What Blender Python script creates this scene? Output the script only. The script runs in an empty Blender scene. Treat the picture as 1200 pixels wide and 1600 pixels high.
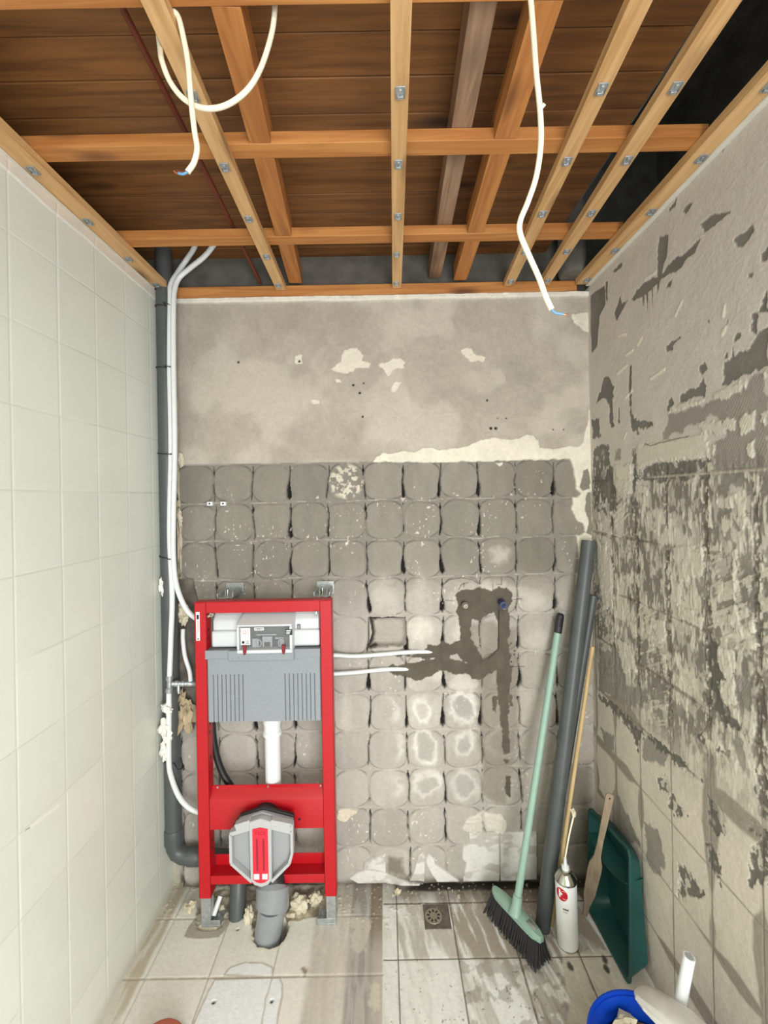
import bpy, math, random
import numpy as np
from mathutils import Vector, Matrix

random.seed(7)
SC = bpy.context.scene
COL = SC.collection

# ------------------------------------------------------------------ camera, world, lights, exposure
CAM_H = 1.53
FPX = 690.0
CXP, CYP = 600.0, 775.0
ROLL = math.radians(1.0)
cs_, sn_ = math.cos(ROLL), math.sin(ROLL)

cam_d = bpy.data.cameras.new('camera')
cam = bpy.data.objects.new('camera', cam_d)
COL.objects.link(cam)
cam_d.sensor_fit = 'HORIZONTAL'
cam_d.sensor_width = 36.0
cam_d.lens = 36.0 * FPX / 1200.0
cam_d.shift_y = -25.0 / 1200.0
cam_d.clip_start = 0.02
m = Matrix(((cs_, sn_, 0, 0), (0, 0, -1, 0), (-sn_, cs_, 0, CAM_H), (0, 0, 0, 1)))
cam.matrix_world = m
SC.camera = cam

w = bpy.data.worlds.new('world')
SC.world = w
w.use_nodes = True
bgn = w.node_tree.nodes['Background']
wn = w.node_tree
w_tc = wn.nodes.new('ShaderNodeTexCoord')
w_sp = wn.nodes.new('ShaderNodeSeparateXYZ')
w_cr = wn.nodes.new('ShaderNodeValToRGB')
w_mr = wn.nodes.new('ShaderNodeMapRange')
w_mr.inputs[1].default_value = -0.6
w_mr.inputs[2].default_value = 0.6
wn.links.new(w_tc.outputs['Generated'], w_sp.inputs[0])
wn.links.new(w_sp.outputs['Z'], w_mr.inputs[0])
wn.links.new(w_mr.outputs[0], w_cr.inputs[0])
w_cr.color_ramp.elements[0].position = 0.2
w_cr.color_ramp.elements[0].color = (0.84, 0.93, 1.0, 1)
w_cr.color_ramp.elements[1].position = 0.8
w_cr.color_ramp.elements[1].color = (0.84, 1.0, 0.55, 1)
wn.links.new(w_cr.outputs[0], bgn.inputs['Color'])
bgn.inputs['Strength'].default_value = 0.85


def area(name, loc, rot, sx, sy, energy, color):
    d = bpy.data.lights.new(name, 'AREA')
    d.shape = 'RECTANGLE'
    d.size = sx
    d.size_y = sy
    d.energy = energy
    d.color = color
    o = bpy.data.objects.new(name, d)
    o.location = loc
    o.rotation_euler = rot
    COL.objects.link(o)
    return o


# daylight through the doorway / window behind the photographer
area('daylight_opening', (0.55, -1.15, 0.85), (math.radians(80), 0, math.radians(16)), 1.1, 1.5, 57, (0.985, 0.975, 1.0))
# added fill lamp with no real source, brightens the floor from above
area('floor_fill', (0.25, -0.60, 2.15), (math.radians(30), 0, math.radians(4)), 1.1, 0.4, 17, (0.97, 0.98, 1.0))

SC.view_settings.view_transform = 'Standard'
SC.view_settings.look = 'None'
SC.view_settings.gamma = 1
SC.view_settings.use_curve_mapping = False
SC.view_settings.exposure = 0.2

# ------------------------------------------------------------------ helpers
D = 1.733            # back wall plane
XL, XR = -0.862, 0.812
ZT = 2.33            # top of side walls


def ray(px, py):
    a = (px - CXP) / FPX
    b = (CYP - py) / FPX
    return a * cs_ + b * sn_, -a * sn_ + b * cs_


def atY(px, py, Y):
    x, z = ray(px, py)
    return (x * Y, Y, CAM_H + z * Y)


def atX(px, py, X):
    x, z = ray(px, py)
    Y = X / x
    return (X, Y, CAM_H + z * Y)


def atZ(px, py, Z):
    x, z = ray(px, py)
    Y = (Z - CAM_H) / z
    return (x * Y, Y, Z)


def lin(r, g=None, b=None):
    if g is None:
        r, g, b = r
    out = []
    for c in (r, g, b):
        c = c / 255.0
        out.append(c / 12.92 if c <= 0.04045 else ((c + 0.055) / 1.055) ** 2.4)
    return np.array(out)


def rgba(r, g, b):
    v = lin(r, g, b)
    return (float(v[0]), float(v[1]), float(v[2]), 1.0)


# ---- materials
def new_mat(name):
    mt = bpy.data.materials.new(name)
    mt.use_nodes = True
    nt = mt.node_tree
    return mt, nt, nt.nodes['Principled BSDF']


def mat_plain(name, col, rough=0.5, metal=0.0, noise=0.08, nscale=30.0, bump=0.0, bscale=200.0, alpha=None, coat=0.0):
    mt, nt, b = new_mat(name)
    tc = nt.nodes.new('ShaderNodeTexCoord')
    n = nt.nodes.new('ShaderNodeTexNoise')
    n.inputs['Scale'].default_value = nscale
    n.inputs['Detail'].default_value = 5
    nt.links.new(tc.outputs['Object'], n.inputs['Vector'])
    mr = nt.nodes.new('ShaderNodeMapRange')
    mr.inputs[1].default_value = 0.25
    mr.inputs[2].default_value = 0.75
    mr.inputs[3].default_value = 1 - noise
    mr.inputs[4].default_value = 1 + noise
    nt.links.new(n.outputs['Fac'], mr.inputs[0])
    vm = nt.nodes.new('ShaderNodeVectorMath')
    vm.operation = 'SCALE'
    vm.inputs[0].default_value = rgba(*col)[:3]
    nt.links.new(mr.outputs[0], vm.inputs['Scale'])
    nt.links.new(vm.outputs[0], b.inputs['Base Color'])
    b.inputs['Roughness'].default_value = rough
    b.inputs['Metallic'].default_value = metal
    b.inputs['Coat Weight'].default_value = coat
    if bump:
        n2 = nt.nodes.new('ShaderNodeTexNoise')
        n2.inputs['Scale'].default_value = bscale
        n2.inputs['Detail'].default_value = 4
        nt.links.new(tc.outputs['Object'], n2.inputs['Vector'])
        bp = nt.nodes.new('ShaderNodeBump')
        bp.inputs['Strength'].default_value = bump
        bp.inputs['Distance'].default_value = 0.002
        nt.links.new(n2.outputs['Fac'], bp.inputs['Height'])
        nt.links.new(bp.outputs[0], b.inputs['Normal'])
    if alpha is not None:
        b.inputs['Alpha'].default_value = alpha
    return mt


def mat_wood(name, c1, c2, knot, axis='Y', rough=0.6, fine=1.0):
    mt, nt, b = new_mat(name)
    tc = nt.nodes.new('ShaderNodeTexCoord')
    oi = nt.nodes.new('ShaderNodeObjectInfo')
    mul = nt.nodes.new('ShaderNodeMath')
    mul.operation = 'MULTIPLY'
    mul.inputs[1].default_value = 37.0
    nt.links.new(oi.outputs['Random'], mul.inputs[0])
    add = nt.nodes.new('ShaderNodeVectorMath')
    add.operation = 'ADD'
    nt.links.new(tc.outputs['Object'], add.inputs[0])
    nt.links.new(mul.outputs[0], add.inputs[1])
    mp = nt.nodes.new('ShaderNodeMapping')
    sc = {'X': (1.5, 26, 26), 'Y': (26, 1.5, 26), 'Z': (26, 26, 1.5)}[axis]
    mp.inputs['Scale'].default_value = [s * fine for s in sc]
    nt.links.new(add.outputs[0], mp.inputs['Vector'])
    n = nt.nodes.new('ShaderNodeTexNoise')
    n.inputs['Scale'].default_value = 1.6
    n.inputs['Detail'].default_value = 8
    n.inputs['Roughness'].default_value = 0.62
    n.inputs['Distortion'].default_value = 0.7
    nt.links.new(mp.outputs[0], n.inputs['Vector'])
    cr = nt.nodes.new('ShaderNodeValToRGB')
    cr.color_ramp.elements[0].position = 0.36
    cr.color_ramp.elements[0].color = rgba(*c2)
    cr.color_ramp.elements[1].position = 0.62
    cr.color_ramp.elements[1].color = rgba(*c1)
    nt.links.new(n.outputs['Fac'], cr.inputs[0])
    # knots
    vo = nt.nodes.new('ShaderNodeTexVoronoi')
    mp2 = nt.nodes.new('ShaderNodeMapping')
    s2 = {'X': (3.1, 9.5, 9.5), 'Y': (9.5, 3.1, 9.5), 'Z': (9.5, 9.5, 3.1)}[axis]
    mp2.inputs['Scale'].default_value = s2
    nt.links.new(add.outputs[0], mp2.inputs['Vector'])
    nt.links.new(mp2.outputs[0], vo.inputs['Vector'])
    vo.inputs['Scale'].default_value = 1.0
    mr = nt.nodes.new('ShaderNodeMapRange')
    mr.inputs[1].default_value = 0.07
    mr.inputs[2].default_value = 0.24
    mr.inputs[3].default_value = 0.85
    mr.inputs[4].default_value = 0.0
    nt.links.new(vo.outputs['Distance'], mr.inputs[0])
    mx = nt.nodes.new('ShaderNodeMix')
    mx.data_type = 'RGBA'
    nt.links.new(mr.outputs[0], mx.inputs['Factor'])
    nt.links.new(cr.outputs[0], mx.inputs['A'])
    mx.inputs['B'].default_value = rgba(*knot)
    nt.links.new(mx.outputs['Result'], b.inputs['Base Color'])
    b.inputs['Roughness'].default_value = rough
    bp = nt.nodes.new('ShaderNodeBump')
    bp.inputs['Strength'].default_value = 0.25
    bp.inputs['Distance'].default_value = 0.001
    nt.links.new(n.outputs['Fac'], bp.inputs['Height'])
    nt.links.new(bp.outputs[0], b.inputs['Normal'])
    return mt


def mat_attr(name, rough=0.85, nscale=90.0, namp=0.10, bump=0.35, bscale=160.0, coatattr=False):
    """material whose base colour comes from the vertex attribute 'Col', broken up by fine noise"""
    mt, nt, b = new_mat(name)
    at = nt.nodes.new('ShaderNodeAttribute')
    at.attribute_name = 'Col'
    tc = nt.nodes.new('ShaderNodeTexCoord')
    n = nt.nodes.new('ShaderNodeTexNoise')
    n.inputs['Scale'].default_value = nscale
    n.inputs['Detail'].default_value = 6
    n.inputs['Roughness'].default_value = 0.65
    nt.links.new(tc.outputs['Object'], n.inputs['Vector'])
    mr = nt.nodes.new('ShaderNodeMapRange')
    mr.inputs[1].default_value = 0.25
    mr.inputs[2].default_value = 0.75
    mr.inputs[3].default_value = 1 - namp
    mr.inputs[4].default_value = 1 + namp
    nt.links.new(n.outputs['Fac'], mr.inputs[0])
    vm = nt.nodes.new('ShaderNodeVectorMath')
    vm.operation = 'SCALE'
    nt.links.new(at.outputs['Color'], vm.inputs[0])
    nt.links.new(mr.outputs[0], vm.inputs['Scale'])
    nt.links.new(vm.outputs[0], b.inputs['Base Color'])
    b.inputs['Roughness'].default_value = rough
    if bump:
        n2 = nt.nodes.new('ShaderNodeTexNoise')
        n2.inputs['Scale'].default_value = bscale
        n2.inputs['Detail'].default_value = 5
        nt.links.new(tc.outputs['Object'], n2.inputs['Vector'])
        bp = nt.nodes.new('ShaderNodeBump')
        bp.inputs['Strength'].default_value = bump
        bp.inputs['Distance'].default_value = 0.0025
        nt.links.new(n2.outputs['Fac'], bp.inputs['Height'])
        nt.links.new(bp.outputs[0], b.inputs['Normal'])
    return mt


M = {}
M['wall'] = mat_attr('rough_wall', 0.9)
M['tile'] = mat_attr('glazed_wall_tile', 0.28, nscale=12, namp=0.02, bump=0.05, bscale=25)
M['floor'] = mat_attr('dirty_floor_tile', 0.6, nscale=70, namp=0.10, bump=0.25)
M['concrete'] = mat_plain('old_concrete', (96, 93, 86), 0.95, noise=0.35, nscale=14, bump=0.6, bscale=60)
M['batten'] = mat_wood('pine_batten', (214, 174, 122), (186, 142, 90), (100, 64, 36), 'Y')
M['batten_x'] = mat_wood('orange_pine_crossbar', (194, 134, 72), (166, 104, 50), (86, 48, 24), 'X')
M['joist'] = mat_wood('orange_pine_joist', (188, 126, 66), (154, 94, 44), (80, 44, 22), 'Y')
M['grey_wood'] = mat_wood('weathered_grey_timber', (160, 130, 104), (122, 94, 72), (70, 50, 36), 'Y')
M['plank'] = mat_wood('brown_deck_board', (136, 90, 46), (104, 66, 32), (46, 28, 15), 'X')
M['stick'] = mat_wood('wooden_stick', (206, 178, 130), (186, 156, 108), (150, 118, 78), 'Z')
M['paddle'] = mat_wood('dirty_stirring_wood', (160, 142, 120), (128, 110, 92), (110, 92, 74), 'Z')
M['galv'] = mat_plain('galvanised_steel', (172, 176, 176), 0.42, 0.6, noise=0.2, nscale=90)
M['galv_dark'] = mat_plain('dull_brass', (150, 142, 124), 0.5, 0.4)
M['red'] = mat_plain('red_powder_coat', (180, 9, 25), 0.38, noise=0.04, nscale=60)
M['red_dark'] = mat_plain('dark_red_plastic', (128, 18, 32), 0.4)
M['white_plastic'] = mat_plain('white_plastic', (226, 228, 230), 0.3, noise=0.03)
M['white_tube'] = mat_plain('white_tube', (222, 226, 226), 0.35, noise=0.03)
M['cable'] = mat_plain('cream_cable_sheath', (232, 226, 200), 0.45, noise=0.04)
M['eps'] = mat_plain('grey_polystyrene', (142, 146, 152), 0.9, noise=0.14, nscale=260, bump=0.7, bscale=300)
M['cap_grey'] = mat_plain('light_grey_foam_cap', (152, 153, 157), 0.85, noise=0.08, nscale=200, bump=0.3, bscale=300)
M['cap_rim'] = mat_plain('cap_rim_foam', (176, 176, 178), 0.8, noise=0.06, nscale=200)
M['pvc'] = mat_plain('grey_pvc', (138, 142, 146), 0.2, noise=0.10, nscale=18)
M['pvc_dark'] = mat_plain('old_grey_pvc', (78, 82, 82), 0.42, noise=0.12, nscale=14)
M['black'] = mat_plain('black_rubber', (26, 26, 27), 0.45)
M['black_shell'] = mat_plain('black_plastic_shell', (38, 36, 38), 0.5)
M['bristle'] = mat_plain('black_bristle', (44, 42, 44), 0.8, noise=0.3, nscale=150)
M['mint'] = mat_plain('pale_green_plastic', (146, 176, 162), 0.45, noise=0.06)
M['tub'] = mat_plain('dark_green_plastic', (20, 70, 66), 0.42, noise=0.22, nscale=12)
M['blue'] = mat_plain('bright_blue_plastic', (12, 62, 172), 0.3, noise=0.04)
M['navy'] = mat_plain('navy_plug', (28, 44, 96), 0.35)
M['copper'] = mat_plain('copper', (188, 112, 78), 0.35, 0.8)
M['wire_blue'] = mat_plain('blue_wire', (96, 140, 176), 0.5)
M['rust'] = mat_plain('brown_painted_pipe', (104, 46, 28), 0.6)
M['foam'] = mat_plain('expanding_foam', (206, 197, 174), 0.9, noise=0.12, nscale=40, bump=0.8, bscale=120)
M['foam_white'] = mat_plain('white_filler', (232, 230, 222), 0.9, noise=0.06, nscale=40, bump=0.8, bscale=120)
M['paper'] = mat_plain('white_label', (240, 240, 240), 0.6, noise=0.02)
M['ink'] = mat_plain('black_print', (20, 20, 22), 0.6)
M['ink_red'] = mat_plain('red_print', (196, 16, 40), 0.5)
M['ink_dkred'] = mat_plain('embossed_dark_red', (150, 20, 40), 0.5)
M['chrome'] = mat_plain('bright_tin', (190, 188, 180), 0.22, 1.0)
M['brown_card'] = mat_plain('stained_insulation', (178, 160, 132), 0.95, noise=0.25, nscale=18, bump=1.0, bscale=30)
M['terracotta'] = mat_plain('terracotta', (176, 92, 74), 0.7, noise=0.15)
M['rubble_a'] = mat_plain('cream_rubble', (196, 186, 160), 0.9, noise=0.3, nscale=30, bump=0.6)
M['rubble_b'] = mat_plain('brown_rubble', (104, 88, 68), 0.9, noise=0.3, nscale=30, bump=0.6)
M['bagplastic'] = mat_plain('dusty_white_plastic', (206, 202, 196), 0.5, noise=0.10, nscale=25)
M['drainmetal'] = mat_plain('grimy_metal', (104, 98, 88), 0.55, 0.35, noise=0.35, nscale=40)
M['mech'] = mat_plain('dark_grey_mechanism', (64, 68, 70), 0.5, noise=0.3, nscale=60)
M['alu'] = mat_plain('beige_trim', (214, 210, 196), 0.6, noise=0.08, nscale=20)


def mat_glass():
    mt, nt, b = new_mat('clear_plastic_window')
    b.inputs['Base Color'].default_value = (0.8, 0.82, 0.83, 1)
    b.inputs['Roughness'].default_value = 0.08
    b.inputs['Alpha'].default_value = 0.07
    return mt


M['clear'] = mat_glass()
M['tank'] = mat_plain('milky_tank_plastic', (204, 207, 210), 0.35, noise=0.03)


# ---- mesh builder
class MB:
    def __init__(s):
        s.v = []
        s.f = []

    def add(s, vs, fs):
        o = len(s.v)
        s.v += [tuple(v) for v in vs]
        s.f += [tuple(i + o for i in f) for f in fs]
        return s

    def box(s, x0, x1, y0, y1, z0, z1, mat=None):
        vs = [(x0, y0, z0), (x1, y0, z0), (x1, y1, z0), (x0, y1, z0), (x0, y0, z1), (x1, y0, z1), (x1, y1, z1), (x0, y1, z1)]
        if mat is not None:
            vs = [mat @ Vector(v) for v in vs]
        return s.add(vs, [(0, 3, 2, 1), (4, 5, 6, 7), (0, 1, 5, 4), (1, 2, 6, 5), (2, 3, 7, 6), (3, 0, 4, 7)])

    def bar(s, a, b, wx, wz, z_up=True):
        """box from a to b (bottom centre line), width wx, height wz upward"""
        a, b = Vector(a), Vector(b)
        d = (b - a).normalized()
        side = d.cross(Vector((0, 0, 1))).normalized() * (wx / 2)
        up = Vector((0, 0, wz))
        vs = [a - side, a + side, b + side, b - side]
        vs += [v + up for v in vs]
        return s.add(vs, [(0, 1, 2, 3), (4, 7, 6, 5), (0, 4, 5, 1), (1, 5, 6, 2), (2, 6, 7, 3), (3, 7, 4, 0)])

    def tube(s, pts, r, n=12, caps=True, closed=False):
        pts = [Vector(p) for p in pts]
        rs = r if isinstance(r, (list, tuple)) else [r] * len(pts)
        o = len(s.v)
        N = len(pts)
        prev = None
        for i, p in enumerate(pts):
            if closed:
                t = pts[(i + 1) % N] - pts[i - 1]
            elif i == 0:
                t = pts[1] - pts[0]
            elif i == N - 1:
                t = pts[-1] - pts[-2]
            else:
                t = (pts[i + 1] - p).normalized() + (p - pts[i - 1]).normalized()
            t.normalize()
            if prev is None:
                u = t.orthogonal().normalized()
            else:
                u = (prev - t * prev.dot(t))
                if u.length < 1e-6:
                    u = t.orthogonal()
                u.normalize()
            prev = u
            v = t.cross(u)
            for k in range(n):
                a = 2 * math.pi * k / n
                s.v.append(tuple(p + (u * math.cos(a) + v * math.sin(a)) * rs[i]))
        rng = N if closed else N - 1
        for i in range(rng):
            j = (i + 1) % N
            for k in range(n):
                s.f.append((o + i * n + k, o + i * n + (k + 1) % n, o + j * n + (k + 1) % n, o + j * n + k))
        if caps and not closed:
            s.f.append(tuple(o + k for k in range(n))[::-1])
            s.f.append(tuple(o + (N - 1) * n + k for k in range(n)))
        return s

    def lathe(s, prof, c=(0, 0, 0), n=32, mat=None, cap0=True, cap1=True):
        o = len(s.v)
        for (r, z) in prof:
            for k in range(n):
                a = 2 * math.pi * k / n
                v = Vector((r * math.cos(a), r * math.sin(a), z))
                v = (mat @ v) if mat is not None else v + Vector(c)
                s.v.append(tuple(v))
        for i in range(len(prof) - 1):
            for k in range(n):
                s.f.append((o + i * n + k, o + i * n + (k + 1) % n, o + (i + 1) * n + (k + 1) % n, o + (i + 1) * n + k))
        if cap0:
            s.f.append(tuple(o + k for k in range(n))[::-1])
        if cap1:
            s.f.append(tuple(o + (len(prof) - 1) * n + k for k in range(n)))
        return s

    def prism(s, poly, a, b, axis='Y'):
        """2D polygon (x,z) extruded from Y=a to Y=b (axis Y), or (y,z) along X, or (x,y) along Z"""
        n = len(poly)
        o = len(s.v)
        for t in (a, b):
            for (p, q) in poly:
                s.v.append({'Y': (p, t, q), 'X': (t, p, q), 'Z': (p, q, t)}[axis])
        s.f.append(tuple(o + i for i in range(n)))
        s.f.append(tuple(o + n + i for i in range(n))[::-1])
        for i in range(n):
            j = (i + 1) % n
            s.f.append((o + i, o + n + i, o + n + j, o + j))
        return s

    def build(s, name, mat, parent=None, bevel=0.0, smooth=True, angle=40, origin=None, segs=2):
        me = bpy.data.meshes.new(name)
        org = Vector((0, 0, 0))
        if parent is not None:
            p = parent
            while p is not None:
                org += p.location
                p = p.parent
        elif origin is not None:
            org = Vector(origin)
        me.from_pydata([tuple(Vector(v) - org) for v in s.v], [], s.f)
        me.validate()
        import bmesh
        bm = bmesh.new()
        bm.from_mesh(me)
        bmesh.ops.recalc_face_normals(bm, faces=bm.faces)
        bm.to_mesh(me)
        bm.free()
        me.materials.append(mat)
        ob = bpy.data.objects.new(name, me)
        COL.objects.link(ob)
        if parent is not None:
            ob.parent = parent
        else:
            ob.location = org
        if bevel:
            md = ob.modifiers.new('bevel', 'BEVEL')
            md.width = bevel
            md.segments = segs
            md.limit_method = 'ANGLE'
            md.angle_limit = math.radians(35)
        if smooth:
            me.shade_smooth()
            me.set_sharp_from_angle(angle=math.radians(angle))
        return ob


def thing(name, label, cat, loc, group=None):
    o = bpy.data.objects.new(name, None)
    COL.objects.link(o)
    o.location = loc
    o.empty_display_size = 0.05
    o['label'] = label
    o['category'] = cat
    if group:
        o['group'] = group
    return o


def tag(o, label, cat, group=None, kind=None):
    o['label'] = label
    o['category'] = cat
    if group:
        o['group'] = group
    if kind:
        o['kind'] = kind
    return o


def smooth_path(pts, sub=8):
    P = [Vector(p) for p in pts]
    P = [P[0] * 2 - P[1]] + P + [P[-1] * 2 - P[-2]]
    out = []
    for i in range(1, len(P) - 2):
        for k in range(sub):
            t = k / sub
            a, b, c, d = P[i - 1], P[i], P[i + 1], P[i + 2]
            out.append(0.5 * ((2 * b) + (c - a) * t + (2 * a - 5 * b + 4 * c - d) * t * t + (3 * b - a - 3 * c + d) * t ** 3))
    out.append(P[-2])
    return out


def blob(mb, c, r, seed, amp=0.35, sub=3, squash=(1, 1, 1)):
    import bmesh
    from mathutils import noise
    bm = bmesh.new()
    bmesh.ops.create_icosphere(bm, subdivisions=sub, radius=1)
    vs = []
    for v in bm.verts:
        p = v.co.copy()
        k = 1 + amp * noise.noise(p * 2.2 + Vector((seed * 7.1, seed, 0))) * 2 + amp * 0.4 * noise.noise(p * 6 + Vector((seed, 3, 1)))
        vs.append((c[0] + p.x * r * k * squash[0], c[1] + p.y * r * k * squash[1], c[2] + p.z * r * k * squash[2]))
    fs = [tuple(v.index for v in f.verts) for f in bm.faces]
    bm.free()
    mb.add(vs, fs)
    return mb


# ---- numpy noise and masks for the weathered surfaces
def _hash(ix, iy, seed):
    h = (ix.astype(np.int64) * 374761393 + iy.astype(np.int64) * 668265263 + seed * 974634777) & 0xffffffff
    h = ((h ^ (h >> 13)) * 1274126177) & 0xffffffff
    h = (h ^ (h >> 16)) & 0xffffffff
    return h / 4294967295.0


def vnoise(x, y, seed=0):
    ix, iy = np.floor(x), np.floor(y)
    fx, fy = x - ix, y - iy
    fx = fx * fx * (3 - 2 * fx)
    fy = fy * fy * (3 - 2 * fy)
    a = _hash(ix, iy, seed)
    b = _hash(ix + 1, iy, seed)
    c = _hash(ix, iy + 1, seed)
    d = _hash(ix + 1, iy + 1, seed)
    return (a * (1 - fx) + b * fx) * (1 - fy) + (c * (1 - fx) + d * fx) * fy


def fbm(x, y, seed=0, oct=4, gain=0.5):
    t = 0
    amp = 1.0
    tot = 0
    for i in range(oct):
        t = t + amp * vnoise(x, y, seed + i * 13)
        tot += amp
        amp *= gain
        x = x * 2.03 + 5.3
        y = y * 2.03 + 1.7
    return t / tot


def sstep(a, b, x):
    t = np.clip((x - a) / (b - a), 0, 1)
    return t * t * (3 - 2 * t)


def sdpoly(x, y, poly, margin=0.03):
    poly = np.array(poly, float)
    out = np.full(x.shape, -1.0)
    lo = poly.min(0) - margin
    hi = poly.max(0) + margin
    sel = (x > lo[0]) & (x < hi[0]) & (y > lo[1]) & (y < hi[1])
    if not sel.any():
        return out
    px, py = x[sel], y[sel]
    d = np.full(px.shape, 1e9)
    ins = np.zeros(px.shape, bool)
    n = len(poly)
    for i in range(n):
        ax, ay = poly[i]
        bx, by = poly[(i + 1) % n]
        ex, ey = bx - ax, by - ay
        wx, wy = px - ax, py - ay
        t = np.clip((wx * ex + wy * ey) / (ex * ex + ey * ey + 1e-12), 0, 1)
        d = np.minimum(d, np.hypot(wx - ex * t, wy - ey * t))
        c = ((ay > py) != (by > py)) & (px < (bx - ax) * (py - ay) / (by - ay + 1e-12) + ax)
        ins ^= c
    out[sel] = np.where(ins, d, -d)
    return out


def sdline(x, y, pts):
    d = np.full(x.shape, 1e9)
    for i in range(len(pts) - 1):
        ax, ay = pts[i]
        bx, by = pts[i + 1]
        ex, ey = bx - ax, by - ay
        wx, wy = x - ax, y - ay
        t = np.clip((wx * ex + wy * ey) / (ex * ex + ey * ey + 1e-12), 0, 1)
        d = np.minimum(d, np.hypot(wx - ex * t, wy - ey * t))
    return d


def mixc(col, c, m):
    return col * (1 - m[:, None]) + np.asarray(c)[None, :] * m[:, None]


def grid_surface(name, us, vs, posfun, mat, kind='structure'):
    """posfun(u,v) -> (N,3) positions, (N,3) colours; one mesh"""
    U, V = np.meshgrid(us, vs)
    u, v = U.ravel(), V.ravel()
    pos, col = posfun(u, v)
    nu, nv = len(us), len(vs)
    i = np.arange((nu - 1) * (nv - 1))
    r, c = i // (nu - 1), i % (nu - 1)
    a = r * nu + c
    faces = np.stack([a, a + 1, a + nu + 1, a + nu], 1).astype(np.int32)
    me = bpy.data.meshes.new(name)
    me.vertices.add(len(u))
    me.vertices.foreach_set('co', pos.astype(np.float32).ravel())
    me.loops.add(faces.size)
    me.loops.foreach_set('vertex_index', faces.ravel())
    me.polygons.add(len(faces))
    me.polygons.foreach_set('loop_start', np.arange(0, faces.size, 4, dtype=np.int32))
    me.polygons.foreach_set('loop_total', np.full(len(faces), 4, dtype=np.int32))
    me.update(calc_edges=True)
    at = me.attributes.new('Col', 'FLOAT_COLOR', 'POINT')
    rg = np.ones((len(u), 4), np.float32)
    rg[:, :3] = np.clip(col, 0.005, 0.95)
    at.data.foreach_set('color', rg.ravel())
    me.materials.append(mat)
    me.shade_smooth()
    ob = bpy.data.objects.new(name, me)
    COL.objects.link(ob)
    ob['kind'] = kind
    return ob


def crop(pts, ox, oy, s, conv):
    out = []
    for (x, y) in pts:
        out.append(conv(ox + x / s, oy + y / s))
    return out


def toBack(px, py):
    p = atY(px, py, D)
    return (p[0], p[2])


def toRight(px, py):
    p = atX(px, py, XR)
    return (p[1], p[2])


def toFloor(px, py):
    p = atZ(px, py, 0.0)
    return (p[0], p[1])


# ------------------------------------------------------------------ back wall
CELL_X0, CELL_W = -0.669, 0.1487
CELL_Z0, CELL_H = 1.665, 0.1517

DARK_MORTAR = [
    [(555, 440), (640, 470), (720, 600), (820, 540), (905, 500), (910, 650), (720, 720), (600, 640), (520, 560)],
    [(515, 140), (560, 95), (620, 92), (650, 103), (690, 80), (740, 90), (780, 108), (830, 80), (890, 85), (928, 125), (930, 185), (905, 235), (830, 255), (760, 275), (700, 330), (640, 310), (560, 300), (520, 265), (530, 220)],
    [(530, 250), (640, 280), (630, 360), (625, 480), (640, 540), (700, 600), (700, 640), (600, 600), (540, 565), (480, 575), (440, 620), (380, 600), (300, 605), (200, 590), (100, 590), (60, 580), (70, 568), (200, 575), (290, 540), (320, 500), (370, 505), (430, 480), (480, 500), (550, 465), (555, 430), (540, 330)],
    [(395, 600), (440, 590), (700, 650), (700, 720), (440, 690), (400, 660)],
    [(20, 670), (60, 645), (180, 640), (290, 610), (380, 590), (430, 630), (560, 630), (700, 620), (760, 600), (830, 540), (900, 550), (925, 570), (905, 660), (880, 690), (800, 690), (700, 760), (640, 740), (600, 700), (560, 720), (440, 690), (400, 690), (330, 730), (260, 755), (200, 750), (120, 720), (60, 710)],
    [(790, 250), (900, 235), (912, 330), (912, 400), (895, 470), (905, 560), (830, 560), (820, 520), (830, 460), (820, 330)],
]
RINGS = [(600, 1112, 20, 20, .5, 1), (660, 1112, 12, 16, 1.0, 0), (726, 1107, 19, 21, .9, 0), (612, 1170, 16, 20, .55, 1), (665, 1168, 17, 21, .95, 0),
         (724, 1167, 15, 17, .7, 0), (608, 1232, 20, 17, .6, 1), (668, 1226, 20, 15, .7, 0), (725, 1228, 18, 18, .5, 0), (785, 1160, 22, 22, .4, 0)]
BLOTCH = [(658, 985, 24, 22, .75), (833, 940, 22, 22, .4), (783, 868, 20, 16, .45), (660, 1112, 24, 26, .35), (606, 985, 18, 18, .3),
          (540, 1110, 10, 60, .25), (600, 930, 24, 26, .35), (656, 930, 24, 26, .3), (780, 925, 40, 20, .4), (720, 990, 14, 30, .6), (750, 1000, 14, 26, .45),
          (690, 1055, 30, 14, .5), (725, 1070, 34, 14, .5), (740, 930, 60, 26, .3), (840, 1000, 26, 24, .35), (640, 1170, 120, 80, .15), (780, 1062, 12, 16, .5)]


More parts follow.
